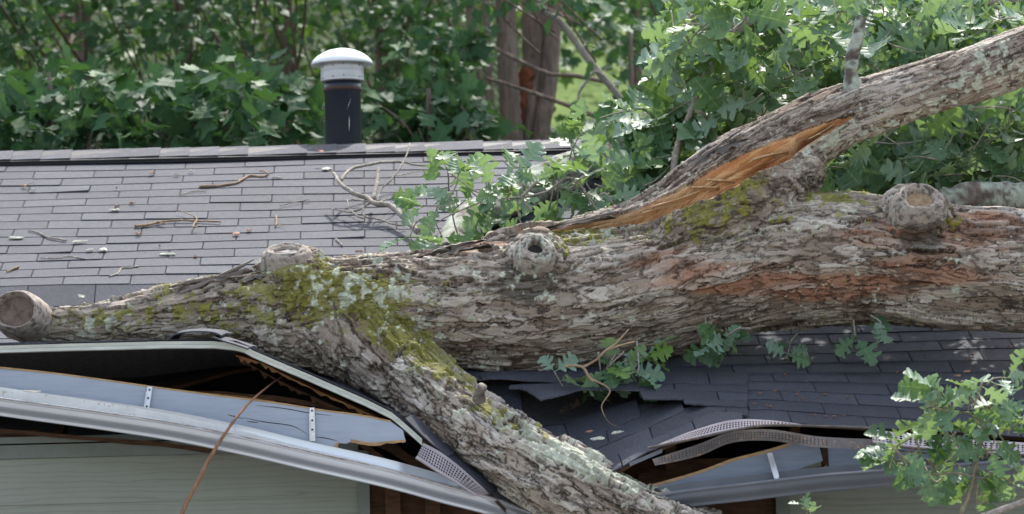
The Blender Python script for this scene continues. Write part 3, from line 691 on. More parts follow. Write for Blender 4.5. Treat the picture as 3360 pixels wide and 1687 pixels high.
for pts in ([(795,1370),(870,1385),(960,1398),(1015,1430)], [(1035,1434),(1070,1438),(1110,1448)], [(840,1330),(930,1340),(1020,1356),(1090,1364)], [(745,1360),(800,1375)], [(810,1383),(850,1387)]):
    P = spline([px(x, y, FD(x)-0.0012) for x, y in pts], 14); wd = (0.0016*np.sin(np.linspace(0.2, np.pi-0.1, 14)))[:,None]*UZ
    ck.grid(np.stack([P+wd, P-wd]))
sub(ck, 'crack', M['hole'], fas)
for (x0, y0, x1, y1) in ((*z1(1060,392), *z1(1027,603)), (*z2(482,540), *z2(486,776))):
    m = MB(); A = px(x0, y0, FD(x0)-0.008); B = px(x1, y1, FD(x1)-0.03 if x1 < 700 else FD(x1)-0.012); T = nrm(A-B); S_ = nrm(np.cross(T, (0,1,0)))
    m.slab(np.array([[A-S_*0.0095+T*0.0, A+S_*0.0095], [A-S_*0.0095-T*0.022, A+S_*0.0095-T*0.022], [B-S_*0.0105, B+S_*0.0105]]), (0,0.003,0))
    for sg in (-1, 1): m.box((A+B)/2-T*0.012+S_*sg*0.0095-np.array([0,0.003,0]), T*np.linalg.norm(A-B)*0.42, S_*0.0015, np.array([0,0.004,0]))
    hg = hp(m, 'gutter_hanger', M['hanger'])
    for f in (0.38, 0.66):
        h2 = MB(); h2.box(A*(1-f)+B*f-np.array([0,0.0016,0]), S_*0.0036, np.array([0,0.001,0]), T*0.0036); sub(h2, 'screw_hole', M['hole'], hg)
    h2 = MB(); h2.box(A-T*0.012-np.array([0,0.002,0]), S_*0.004, np.array([0,0.002,0]), T*0.004); sub(h2, 'screw', M['screw'], hg)

# ---- gutters: K profile swept along a line
def gutter(name, line, prof, mat, label):
    m = MB(); P = np.array([px(*p[:3]) for p in line]); n = 60; P = spline(P, n); sc = np.interp(np.linspace(0,1,n), np.linspace(0,1,len(line)), [p[3] for p in line])
    rot = np.interp(np.linspace(0,1,n), np.linspace(0,1,len(line)), [p[4] for p in line])
    G = []
    for (y, z) in prof:
        yy = y*np.cos(rot)-z*np.sin(rot); zz = y*np.sin(rot)+z*np.cos(rot)
        G.append(P + np.stack([0*yy, yy*sc, zz*sc], -1))
    m.grid(np.array(G)); o = hp(m, name, mat, smooth=True, label=label)
    # a rolled inner face so the trough has thickness
    return o, P
# origin = top of the front lip; y to the house, z up
prof = [(0.004,-0.006),(0.006,-0.001),(0.001,0.001),(-0.003,-0.002),(-0.003,-0.010),(0.0,-0.013),(0.001,-0.017),(-0.001,-0.026),(0.002,-0.036),(0.010,-0.046),(0.019,-0.054),(0.024,-0.062),(0.025,-0.066),(0.023,-0.071),(0.025,-0.075),(0.033,-0.076),(0.085,-0.076),(0.087,-0.074),(0.0875,0.034)]
gl = [(-200,1272,12.22,1.0,0.10),(0,1304,12.22,1.0,0.10),(300,1345,12.22,1.0,0.10),(560,1383,12.22,1.02,0.08),(800,1430,12.23,1.04,0.05),(1000,1475,12.26,1.05,0.0),(1264,1534,12.32,1.06,0.0),(1450,1585,12.40,1.06,0.0),(1600,1625,12.47,1.05,0.0),(1760,1682,12.60,1.0,0.0),(1900,1725,12.66,1.0,0.0)]
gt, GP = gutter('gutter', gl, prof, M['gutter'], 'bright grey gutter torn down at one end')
gi = MB(); n = 60
xs = np.linspace(0,1,n); ext = np.interp(xs, np.linspace(0,1,len(gl)), [0.042,0.042,0.038,0.030,0.018,0.008,0.002,0,0,0,0])
P = GP + np.array([0,0.082,0]); gi.slab(np.stack([P+UZ*(ext[:,None]), P-UZ*0.07]), (0,-0.002,0)); sub(gi, 'inner_face', M['gutter_in'], gt)
gd = MB(); P = GP + np.array([0,-0.0038,-0.004]); gd.slab(np.stack([P+UZ*0.0022, P-UZ*0.0028*(1+0.5*rng.standard_normal((n,1)))]), (0,0.0012,0)); sub(gd, 'dirt_line', M['grime'], gt)
gr_line = [(2060,1650,12.24,0.86,0),(2215,1614,12.24,0.88,0),(2460,1585,12.22,0.9,0),(2692,1558,12.22,0.88,0),(2831,1547,12.22,0.86,0),(3100,1526,12.22,0.86,0),(3360,1507,12.22,0.86,0),(3700,1480,12.22,0.86,0)]
g2, GP2 = gutter('gutter', gr_line, prof, M['guttergrey'], 'gutter under the crushed eave, dark grey with painted-in shade')
gl2 = MB(); P = GP2+np.array([0,-0.002,0.001]); gl2.slab(np.stack([P-np.array([0,0.004,0.004]), P+np.array([0,0.007,0.003])]), (0,0,-0.003)); sub(gl2, 'lip', M['guttergrey'], g2)

# ---- right side fascia pieces, brackets
fr = [(2130,1600),(2171,1590),(2300,1552),(2400,1515),(2470,1497),(2560,1472),(2615,1452),(2688,1462),(2700,1512),(2560,1560),(2480,1600),(2300,1640),(2150,1650)]
f2 = polyboard('fascia_board', [(x, y, 12.36) for x, y in fr], M['fascia_shade'], 0.03, 'fascia board toned dark for shade, with raw tan upper edge, tipped and broken')
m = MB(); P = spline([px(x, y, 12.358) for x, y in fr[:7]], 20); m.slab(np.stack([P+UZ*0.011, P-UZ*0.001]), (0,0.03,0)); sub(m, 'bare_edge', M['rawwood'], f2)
polyboard('fascia_board', [(x, y, 12.40) for x, y in [(2716,1440),(2722,1560),(3000,1562),(3500,1520),(3500,1480),(3100,1462),(2900,1445)]], M['fascia_shade'], 0.022, 'fascia board toned dark for shade, still in place under the guard')
m = MB(); A = px(*z4(140,860), 12.33); B = px(*z4(192,1042), 12.25); T = nrm(A-B); S_ = nrm(np.cross(T, (0,1,0)))
m.slab(np.array([[A-S_*0.009, A+S_*0.009],[B-S_*0.010, B+S_*0.010]]), (0,0.003,0))
for sg in (-1,1): m.box((A+B)/2+S_*sg*0.009-np.array([0,0.003,0]), (A-B)*0.46, S_*0.0015, np.array([0,0.004,0]))
hp(m, 'gutter_hanger', M['hanger'])
sg_ = MB()                               # grey flashing scrap at the torn corner
P = np.array([px(*z3(1215,930),12.30), px(*z3(1450,830),12.30)]); Pb = np.array([px(*z3(1222,955),12.30), px(*z3(1450,858),12.30)]); sg_.slab(np.stack([P, Pb]), (0,0.003,0)); hp(sg_, 'flashing', M['guttergrey'])

# ---- perforated guards: a sheet of diamonds with real holes
def guard(name, top, bot, nx, ny, mat, label=None, hole=0.72, margin=1):
    m = MB(); T_ = spline([px(*p) for p in top], nx+1); B_ = spline([px(*p) for p in bot], nx+1)
    def pt(u, v): i = min(int(u), nx-1); f = u-i; return (T_[i]*(1-f)+T_[i+1]*f)*(1-v/ny) + (B_[i]*(1-f)+B_[i+1]*f)*(v/ny)
    nrm_ = np.array([0,0.0012,0])
    for i in range(nx):
        for j in range(ny):
            C4 = [pt(i,j), pt(i+1,j), pt(i+1,j+1), pt(i,j+1)]
            if j < margin or j >= ny-margin: m.add(C4, [(0,1,2,3)]); continue
            o_ = 0.5 if (j % 2) and i < nx-1 else 0.0
            c = (i+0.5, j+0.5); h = hole/2*1.0
            D4 = [pt(c[0], c[1]-h*1.25), pt(c[0]+h, c[1]), pt(c[0], c[1]+h*1.25), pt(c[0]-h, c[1])]
            E4 = [(C4[0]+C4[1])/2, (C4[1]+C4[2])/2, (C4[2]+C4[3])/2, (C4[3]+C4[0])/2]
            m.add(C4+E4+D4, [(0,4,8,11),(1,5,9,8),(2,6,10,9),(3,7,11,10)], [(0,11,7),(1,8,4),(2,9,5),(3,10,6)])
    return hp(m, name, mat, label=label)
g_l = guard('gutter_guard', [(*z2(1270,790),12.36),(*z2(1400,860),12.37),(*z2(1560,985),12.40),(*z2(1740,1150),12.44)], [(*z2(1218,895),12.33),(*z2(1360,990),12.33),(*z2(1500,1075),12.36),(*z2(1640,1165),12.42)], 26, 7, M['guard'], 'pinkish grey perforated guard with diamond holes')
m = MB(); P = spline([px(*z2(x,y),12.325) for x, y in ((1216,893),(1360,985),(1500,1070),(1640,1160))], 20); m.tube(P, 0.005, 6); sub(m, 'rail', M['guard'], g_l)
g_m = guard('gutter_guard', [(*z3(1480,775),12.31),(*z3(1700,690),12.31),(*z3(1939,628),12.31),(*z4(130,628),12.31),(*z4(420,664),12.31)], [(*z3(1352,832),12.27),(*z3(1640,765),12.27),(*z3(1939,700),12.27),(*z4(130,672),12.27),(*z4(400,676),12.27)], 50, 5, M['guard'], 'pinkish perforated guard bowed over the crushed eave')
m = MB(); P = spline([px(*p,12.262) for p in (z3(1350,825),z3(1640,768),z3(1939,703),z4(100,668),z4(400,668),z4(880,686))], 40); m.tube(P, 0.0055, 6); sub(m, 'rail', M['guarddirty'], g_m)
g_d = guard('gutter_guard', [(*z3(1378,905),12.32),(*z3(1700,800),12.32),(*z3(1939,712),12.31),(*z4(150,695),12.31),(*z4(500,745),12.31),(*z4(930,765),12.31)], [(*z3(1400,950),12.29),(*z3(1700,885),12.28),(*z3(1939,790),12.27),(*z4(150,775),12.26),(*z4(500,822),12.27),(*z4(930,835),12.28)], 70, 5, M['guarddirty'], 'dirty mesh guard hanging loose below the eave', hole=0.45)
g_r = guard('gutter_guard', [(*z4(860,690),12.30),(*z4(1200,735),12.30),(*z4(1600,765),12.30),(*z4(1990,790),12.30)], [(*z4(870,790),12.24),(*z4(1200,828),12.24),(*z4(1600,855),12.24),(*z4(1990,872),12.24)], 34, 6, M['guard'], 'pale perforated guard behind the leaves')
m = MB(); P = spline([px(*z4(x,y),12.235) for x, y in ((870,795),(1200,830),(1600,860),(1990,878))], 20); m.tube(P, 0.006, 6); m.tube(P-UZ*0.016, 0.004, 6); sub(m, 'rail', M['guarddirty'], g_r)
# ------------------------------------------------------------------ the fallen oak
def limb_pts(L): return np.array([Q(x, y, D) for x, y, r, D in L]), np.array([r*K*D/F for x, y, r, D in L])
LIMBS = {
 'trunk': [(3300,715,178,12.9),(3000,705,170,12.92),(2750,692,160,12.95),(2575,683,153,12.98),(2400,678,152,13.02),(2200,652,162,13.07),(2000,655,162,13.12),(1800,690,160,13.16),(1600,738,166,13.18),(1400,768,168,13.18),(1200,775,158,13.16),(1050,768,140,13.12),(900,758,116,13.1),(750,770,104,13.08),(600,780,90,13.02),(450,796,76,12.98),(300,812,61,12.96),(150,818,49,12.94),(60,803,50,12.92)],
 'limb':  [(860,800,96,13.08),(940,880,108,13.0),(1030,960,100,12.86),(1105,1022,92,12.72),(1250,1118,92,12.58),(1400,1205,96,12.47),(1560,1298,100,12.36),(1750,1395,106,12.26),(1900,1470,110,12.2)],
 'fork':  [(1360,650,56,13.2),(1500,628,62,13.2),(1600,590,76,13.2),(1720,535,94,13.2),(1850,455,104,13.2),(1960,385,96,13.2),(2060,325,84,13.2),(2180,272,73,13.2),(2300,232,68,13.2),(2450,186,69,13.2),(2575,137,72,13.2),(2750,70,74,13.2),(2950,10,74,13.2)],
 'web':  [(1650,690,90,13.14),(1730,622,98,13.08),(1830,545,108,13.05),(1940,470,92,13.07),(2020,400,78,13.12)],
 'ridge': [(1230,612,22,13.2),(1340,592,20,13.19),(1450,570,22,13.19),(1580,536,30,13.18),(1700,478,44,13.18),(1800,420,54,13.18),(1900,370,60,13.19),(2000,330,60,13.2)],
 'stumpA': [(760,790,125,13.08),(745,725,112,13.05),(730,680,96,13.02),(722,652,84,13.0)],
 'stumpC': [(2190,660,125,13.04),(2250,605,108,12.99),(2292,555,88,12.90),(2311,515,74,12.83)],
 'stumpB': [(1350,705,92,13.12),(1347,662,76,13.02),(1346,632,62,12.94)],
 'sag':   [(640,825,72,13.0),(780,848,84,13.0),(900,880,80,13.0),(1000,930,62,12.95)],
}
def limb_tube(L, n=26):
    P, R_ = limb_pts(L); k = max(16, 8*len(L)); Ps = spline(np.hstack([P, R_[:,None]]), k); return Ps[:,:3], Ps[:,3]
lm = MB()
AX = {}
for nm, L in LIMBS.items():
    P, R_ = limb_tube(L); AX[nm] = (P, R_); lm.tube(P, R_, 28)
base = lm.build('oak_base', M['bark'])
md = base.modifiers.new('r', 'REMESH'); md.mode = 'VOXEL'; md.voxel_size = 0.0155
md = base.modifiers.new('s', 'SMOOTH'); md.factor = 0.5; md.iterations = 14
md = base.modifiers.new('d', 'SUBSURF'); md.levels = 2; md.render_levels = 2
dg = bpy.context.evaluated_depsgraph_get(); ev = base.evaluated_get(dg); me = ev.to_mesh()
nV = len(me.vertices); V = np.empty(nV*3, np.float32); me.vertices.foreach_get("co", V); V = V.reshape(-1,3).astype(float)
Nn = np.empty(nV*3, np.float32); me.vertices.foreach_get("normal", Nn); Nn = Nn.reshape(-1,3).astype(float)
nF = len(me.polygons); LI_ = np.empty(len(me.loops), np.int32); me.loops.foreach_get("vertex_index", LI_); FQ = LI_.reshape(-1,4)
ev.to_mesh_clear(); bpy.data.objects.remove(base, do_unlink=True)

# limb-following coordinates
SD, CO = [], []
names = ['trunk','limb','fork']
for nm in names:
    P, R_ = AX[nm]; best = np.full(nV, 1e9); s_ = np.zeros(nV); off = np.zeros((nV,3)); rr = np.ones(nV)
    ln = np.concatenate([[0], np.cumsum(np.linalg.norm(np.diff(P, axis=0), axis=1))])
    for i in range(len(P)-1):
        ab = P[i+1]-P[i]; t = np.clip(((V-P[i])@ab)/(ab@ab), 0, 1); o = V-P[i]-t[:,None]*ab; d = np.linalg.norm(o, axis=1)
        m = d < best; best[m] = d[m]; s_[m] = ln[i]+t[m]*(ln[i+1]-ln[i]); off[m] = o[m]; rr[m] = (R_[i]*(1-t)+R_[i+1]*t)[m]
    ax = nrm(P[-1]-P[0]); n1 = nrm(np.cross(ax, (0,0,1))); n2 = np.cross(n1, ax)
    SD.append(best/rr); CO.append(np.stack([s_, off@n1, off@n2], 1))
SD = np.stack(SD, 1); W = np.exp(-(SD-SD.min(1)[:,None])/0.12); W /= W.sum(1)[:,None]
qx, qy = projq(V)
def blob(x, y, rx, ry=None, ang=0.0):
    ry = ry or rx; c, s = math.cos(ang), math.sin(ang); u = (qx-x)*c+(qy-y)*s; v = -(qx-x)*s+(qy-y)*c
    return np.exp(-(u/rx)**2-(v/ry)**2)

H = np.zeros(nV); C1 = np.zeros(nV); C2 = np.zeros(nV); EDGE = np.zeros(nV); FINE = np.zeros(nV)
PAR = {'trunk': (0.48, 0.098), 'limb': (0.46, 0.105), 'fork': (0.55, 0.075)}
def terr(t, soft=0.16): i = np.floor(t); f = t-i; return i, f, i + sstep(0, soft, f) - 0.45*f
def hsh(i, k=0): return np.mod(np.abs(np.sin((i+k)*12.9898)*43758.5453), 1.0)
for k, nm in enumerate(names):
    m = W[:,k] > 0.02; c = CO[k][m]; L1, L2 = PAR[nm]; w_ = W[m,k]
    wp = np.stack([fbm(c*[9,26,26], 3, 31+k), fbm(c*[9,26,26]+9.7, 3, 41+k), fbm(c*[9,26,26]+3.3, 3, 51+k)], 1)
    pA = c/[L1, L2, L2] + wp*[0.10,0.16,0.16]
    iA, fA, hA = terr(2.9*(fbm(pA, 4, 5+k) + 0.16*fbm(pA*[6,6,6], 4, 6)) + 9, 0.07)
    pB = c/[L1*0.42, L2*0.42, L2*0.42] + wp*[0.22,0.32,0.32]
    iB, fB, hB = terr(2.5*(fbm(pB, 3, 15+k) + 0.12*fbm(pB*[5,5,5], 3, 16)) + 9, 0.09)
    pW = c/[L1*0.55, L2*0.55, L2*0.55] + wp*[0.45,0.60,0.60] + 0.25*np.stack([fbm(c*[30,70,70]+q, 3, 17) for q in (0.0, 7.7, 3.1)], 1)
    f1, f2, id1, ox = worley(pW, 5+k)
    fib = fbm(c/[0.10,0.010,0.010] + wp*0.6, 3, 91+k)
    cr = np.abs(fbm(c/[L1*0.9, L2*0.42, L2*0.42] + wp*0.35, 4, 95+k)); crk = (1-sstep(0.0, 0.028, cr))*sstep(0.0, 0.3, fbm(c*[4,9,9]+4, 2, 97))
    mag = {'trunk': 1.0, 'limb': 1.25, 'fork': 0.55}[nm]
    h = mag*(0.0120*(hA-9) + 0.0060*(hB-9) + 0.0085*id1 + 0.004*ox*id1 - 0.012*crk + 0.0016*fib)
    ea = sstep(0.90, 0.97, fA); eb = sstep(0.90, 0.975, fB)*0.75; ew = (1-sstep(0.03, 0.14, f2-f1))*(1-0.6*id1)
    H[m] += w_*h; C1[m] += w_*(0.35*hsh(iA)+0.65*id1); C2[m] += w_*(0.45*hsh(iB, 3)+0.20*id1+0.35*np.clip(0.5+0.2*(hA-9), 0, 1)); EDGE[m] += w_*(1-np.maximum.reduce([ea, eb, ew, 0.9*crk])); FINE[m] += w_*(0.8*fib)
lump = fbm(V*[3.2,3.2,3.2], 3, 3)
H = H - 0.002 + 0.018*lump

n_low = fbm(V*9, 4, 101); n_mid = fbm(V*26, 4, 111); n_hi = fbm(V*75, 3, 121)
up = Nn[:,2]; front = -Nn[:,1]
# -- moss and lichen
reg = 1.1*blob(860,740,190,70) + 1.2*blob(760,700,110,55) + 1.2*blob(1000,850,110,55,0.7) + 1.1*blob(1075,890,70,40,1.0) + 0.9*blob(280,815,200,45) + 0.8*blob(560,790,170,50) \
    + 1.1*blob(1480,595,120,24) + 0.9*blob(1850,520,150,70,-0.35) + 0.75*blob(1740,560,110,45,-0.3) + 1.1*blob(2110,503,90,22) + 0.55*blob(1930,585,90,20) + 0.7*blob(2395,560,40,45) + 0.9*blob(1420,620,28,48) \
    + 1.0*blob(1150,960,90,30,0.7) + 1.0*blob(1260,1050,80,26,0.65) + 0.8*blob(1370,1110,80,22,0.6) + 0.5*blob(1600,1215,200,22,0.35) + 0.7*blob(1890,450,70,40) + 0.9*blob(2045,455,25,40) + 0.3*blob(2060,545,160,40)
reg = reg*0.85 + 0.42*blob(620,770,420,85) + 0.30*blob(1000,800,160,120)
moss = sstep(0.14, 0.40, reg*0.52*(0.5+0.5*sstep(-0.5,0.5,up)) + 0.46*n_mid + 0.34*n_hi + 0.16*n_low - 0.07 - 0.20*(1-C2) + 0.10*(EDGE-0.5))
lreg = 0.8*blob(1500,600,110,20) + 0.7*blob(860,690,200,60) + 0.9*blob(1300,1080,170,22,0.65) + 1.1*blob(1560,1205,260,26,0.36) + 0.9*blob(1450,1150,170,28,0.5) + 0.9*blob(1100,985,90,24,0.7) + 0.6*blob(250,840,160,40) + 0.7*blob(2390,650,45,18) \
     + 0.9*blob(1380,750,40,20) + 0.6*blob(1340,690,50,40) + 0.9*blob(2160,215,40,30) + 0.6*blob(2100,330,130,26,-0.42) + 0.8*blob(2230,320,130,22,-0.38) + 0.6*blob(2440,215,150,50,-0.38) + 0.9*blob(2520,170,70,60) + 0.5*blob(2090,350,120,40,-0.4) + 0.45*blob(1950,600,40,16) + 0.35*blob(900,780,260,110) + 0.3*blob(1200,700,120,30) + 0.22*blob(500,800,400,80) + 0.8*blob(2060,345,60,18,-0.5)
lich = sstep(0.26, 0.34, lreg*0.36 + 0.62*fbm(V*44, 4, 131) + 0.34*fbm(V*15, 2, 133) - 0.06)
stain = np.clip(1.1*blob(1320,715,95,55) + 0.7*blob(1340,670,60,60) + 1.1*blob(2330,580,60,50) + 0.8*blob(2300,600,50,40) + 0.6*blob(1750,590,90,40) + 0.8*blob(2040,470,40,45) + 0.4*blob(1600,640,80,30), 0, 1)
stain = sstep(0.30, 0.75, stain*0.8 + 0.55*n_mid + 0.25*n_low)*0.9
redr = np.clip(0.9*blob(2050,700,380,45,0.06) + 0.9*blob(2180,590,150,30) + 0.8*blob(1180,625,130,18,-0.15) + 0.8*blob(2420,640,200,80) + 0.6*blob(1700,660,130,50) + 0.8*blob(1900,735,250,24,0.05) + 0.4*blob(2300,270,120,20,-0.35) + 0.4*blob(760,690,40,20) + 0.35*blob(1200,690,300,60) + 0.6*blob(2500,560,120,30), 0, 1)
streak = fbm(CO[0]/[0.45, 0.035, 0.035], 4, 201)
redr = sstep(0.26, 0.80, redr*(0.50+0.50*(1-C1)) + 0.45*streak + 0.12*n_low + 0.10*n_mid - 0.04)
smooth_under = sstep(0.1, -0.5, up)
# plates: pale grey tops, browner steps between them
pal = np.array([[0.150,0.101,0.069],[0.280,0.217,0.161],[0.435,0.368,0.297],[0.61,0.552,0.475]])
lw = W[:,1]*sstep(900, 1080, qx)
tt = np.clip(0.22*lw + 0.60*C2 + 0.62*C1 + 0.30*n_low + 0.14*n_mid + 0.05*n_hi - 0.10, 0, 0.999)*3; i0 = tt.astype(int); fr_ = (tt-i0)[:,None]
col = pal[i0]*(1-fr_) + pal[np.minimum(i0+1,3)]*fr_
col = col*(0.80+0.36*sstep(-0.5,0.6,FINE))[:,None]
oliv = sstep(0.0, 0.5, n_low+0.1*smooth_under)*0.35*smooth_under
col = col*(1-oliv[:,None]) + np.array([0.29,0.255,0.185])*oliv[:,None]
col = col*(1-0.78*redr[:,None]) + np.array([0.33,0.13,0.062])*(0.78*redr*(0.7+0.5*C2))[:,None]
crack = 1-EDGE
crack = np.clip(crack*(1+0.15*lw), 0, 1)
col = col*(1-0.88*crack[:,None]) + np.array([0.030,0.019,0.014])*(0.88*crack)[:,None]
col = col*(1-0.80*stain[:,None]) + np.array([0.040,0.034,0.026])*(0.80*stain)[:,None]
mossc = np.array([0.175,0.170,0.018])*(0.75+0.5*sstep(-.4,.5,n_hi))[:,None] + np.array([0.09,0.085,0.0])*np.clip(n_mid,0,1)[:,None]
col = col*(1-0.80*moss[:,None]) + mossc*(0.80*moss)[:,None]
lichc = np.array([0.54,0.56,0.43])*(0.75+0.4*sstep(-.4,.5,n_hi))[:,None]
col = col*(1-0.85*lich[:,None]) + lichc*(0.85*lich)[:,None]
H = H + 0.005*moss*(0.5+0.6*fbm(V*70, 2, 141)) + 0.004*lich*(0.55+0.8*fbm(V*70, 2, 143)) + 0.002*n_hi*(1-smooth_under*0.5)
H *= (1-0.25*smooth_under)

# -- the torn-open split between the upper limb and the trunk
SP = [(1262,594),(1330,577),(1420,566),(1500,555),(1600,528),(1690,488),(1745,457),(1790,428),(1850,398),(1920,368),(1985,342),(2080,308),(2146,287),(2140,300),(2070,342),(2020,376),(1992,402),(1935,430),(1890,446),(1856,468),(1822,484),(1780,504),(1720,528),(1640,558),(1540,580),(1440,588),(1360,586),(1290,596)]
rag = 5*fbm(np.stack([qx/26, qy/26, qx*0], 1), 3, 151)
ins = inpoly(qx+rag, qy+rag*0.7, SP) & (front > -0.2)
pd = polydist(qx, qy, SP)
depth = np.where(ins, sstep(0, 26, pd), 0)
sA = CO[2]
fibre = fbm(np.stack([sA[:,0]*2.2, sA[:,1]*60, sA[:,2]*60], 1) + 0.3*n_low[:,None], 4, 161)
fib2 = fbm(np.stack([sA[:,0]*6, sA[:,1]*150, sA[:,2]*150], 1), 3, 163)
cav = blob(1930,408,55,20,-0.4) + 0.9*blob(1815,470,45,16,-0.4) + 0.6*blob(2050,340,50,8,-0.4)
Hs = -0.085*depth - 0.09*depth*np.clip(cav,0,1) - 0.022*depth*fibre - 0.006*fib2
Vd = V + Nn*H[:,None]
inward = np.array([0.0, 0.92, -0.38])
Vd[ins] = V[ins] - inward*(Hs[ins])[:,None]*1.0 + Nn[ins]*(-0.004)
upper = sstep(-1, 1, (fibre + 0.25*fib2)*2)
rt_ = sstep(1650, 1900, qx)[:,None]
wc = (np.array([0.80,0.57,0.33])*(1-rt_)+np.array([0.80,0.49,0.22])*rt_)*(1-upper[:,None]) + (np.array([0.60,0.36,0.18])*(1-rt_)+np.array([0.56,0.25,0.09])*rt_)*upper[:,None]
dkc = np.clip(cav*1.1, 0, 0.85)[:,None]; wc = wc*(1-dkc) + np.array([0.20,0.065,0.03])*dkc  # cavities: dark red wood with the recess shade painted in
low_edge = np.exp(-pd/7.0)[:,None]; wc = wc*(1-0.35*low_edge) + np.array([0.26,0.10,0.045])*0.35*low_edge  # shade along the rim of the split painted in too
pale = sstep(0.05, 0.5, fbm(np.stack([sA[:,0]*1.5, sA[:,1]*16, sA[:,2]*16], 1), 2, 171))[:,None]; wc = wc*(1-0.6*pale) + np.array([0.72,0.53,0.32])*0.6*pale
str_ = sstep(0.1, 0.4, fib2)[:,None]*0.45; wc = wc*(1-str_) + np.array([0.24,0.10,0.04])*str_
# lip above the split curls outward a little
lip = np.exp(-(np.minimum(pd, 60)/9.0)**2)*(~ins)*(front > 0)
Vd = Vd + (Nn*0.010*lip[:,None])

oak = empty('fallen_oak', (0.6, 13.2, 2.2), label='big mossy oak trunk with its limbs lying across the broken roof', cat='fallen tree')
FI = ins[FQ].sum(1) >= 3
def sub_mesh(name, fmask, colr, mat, parent):
    f = FQ[fmask]; u, inv = np.unique(f.ravel(), return_inverse=True)
    o = mesh_np(name, Vd[u], inv.reshape(-1,4), mat, None, {'Col': colr[u]}, smooth=True)
    adopt(o, parent); return o
# split the body between trunk and its limbs by which axis each patch follows
lab = np.argmin(np.stack([SD[:,0]*0.92, SD[:,1]*1.0, SD[:,2]*1.0], 1), 1)
fl_ = lab[FQ[:,0]]
fl_ = np.where((fl_ == 1) & (qx[FQ[:,0]] < 985-0.0*qy[FQ[:,0]]) , 0, fl_)
fl_ = np.where((fl_ == 2) & (qx[FQ[:,0]] < 1880) & (qy[FQ[:,0]] > 470-(qx[FQ[:,0]]-1800)*0.5), 0, fl_)
trunk_o = sub_mesh('trunk', (~FI) & (fl_ == 0), col, M['bark'], oak)
limb_o = sub_mesh('limb', (~FI) & (fl_ == 1), col, M['bark'], oak); limb_o['label'] = 'lower limb running down over the eave'
fork_o = sub_mesh('limb', (~FI) & (fl_ == 2), col, M['bark'], oak); fork_o['label'] = 'upper limb torn half away from the trunk'
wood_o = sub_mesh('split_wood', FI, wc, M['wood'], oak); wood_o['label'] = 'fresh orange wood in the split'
def op(mb, name, mat, parent=None, smooth=True, label=None, attrs=None):
    o = mb.build(name, mat, smooth=smooth, attrs=attrs)
    if parent is None: adopt(o, oak)
    else: o.parent = parent
    if label: o['label'] = label
    return o
def colored(mb, name, cfun, mat, parent=None, label=None, smooth=True):
    Va = np.vstack(mb.V); return op(mb, name, mat, parent, smooth, label, {'Col': cfun(Va)})
def woodcol(Va): n = fbm(Va*[12,40,60], 3, 5); return np.array([0.70,0.50,0.29])*(0.85+0.3*n)[:,None]
for tri, w_ in (([(1868,424,13.08),(1900,398,13.05),(1985,380,13.03)], 0.015), ([(1775,450,13.06),(1800,452,13.03),(1850,455,13.01)], 0.012), ([(1738,470,13.05),(1762,470,13.02),(1812,471,13.0)], 0.011), ([(1640,520,13.05),(1760,480,13.03),(1890,408,13.06)], 0.007), ([(2030,352,13.08),(2070,330,13.06),(2110,303,13.08)], 0.006)):
    m = MB(); P = spline([Q(*p) for p in tri], 14); th_ = w_*np.interp(np.linspace(0,1,14), [0,0.15,0.45,0.8,1.0], [0.55,1.0,0.9,0.5,0.05])[:,None]*(1+0.10*rng.standard_normal((14,1)))
    n_ = nrm(np.cross(P[-1]-P[0], (0,1,0))); n_ = n_*np.sign(n_[2])
    th_ = th_*(1+0.2*rng.standard_normal((14,1))); m.slab(np.stack([P+n_*th_*0.5+[0,0.010,0], P+n_*th_*0.25, P-n_*th_*0.3+np.array([0,0.002,0]), P-n_*th_*0.6+[0,0.02,0]]), (0,0.035,-0.008)); colored(m, 'splinter', woodcol, M['wood'], smooth=False)

for q in range(16):
    t0 = random.random(); x0 = 1480+t0*560; i_ = np.interp(x0, [1480,1640,1750,1850,1985,2080], [566,535,482,440,372,325]) + random.uniform(-8,10)
    ln_ = random.uniform(40, 110); sl = -0.42+random.uniform(-0.05,0.05) if x0 > 1640 else -0.22
    P = spline([Q(x0, i_, 13.10), Q(x0+ln_*0.5, i_+sl*ln_*0.5+random.uniform(-2,2), 13.08), Q(x0+ln_, i_+sl*ln_+random.uniform(-4,5), 13.06)], 10)
    m = MB(); wd = random.uniform(0.0016,0.004)*np.linspace(1.0,0.1,10)[:,None]; m.slab(np.stack([P+UZ*wd, P-UZ*wd]), (0,0.006,0)); colored(m, 'wood_fibre', lambda v: woodcol(v)*random.uniform(0.6,1.05), M['wood'])
def barkcol(Va, lichen=0.5, seed=3):
    n = fbm(Va*30, 4, seed); n2 = fbm(Va*70, 3, seed+1); n3 = fbm(Va*12, 3, seed+2)
    c = np.array([0.20,0.165,0.14])*(0.9+0.8*n)[:,None]
    l = sstep(0.05, 0.3, 0.6*n+0.5*n3+lichen*0.5-0.25)[:,None]; c = c*(1-l) + l*np.array([0.44,0.48,0.39])*(0.85+0.4*n2)[:,None]
    d = sstep(0.15, 0.4, fbm(Va*42, 3, seed+9))[:,None]*0.6; return np.clip(c*(1-d) + d*np.array([0.07,0.065,0.04]), 0.01, 1)
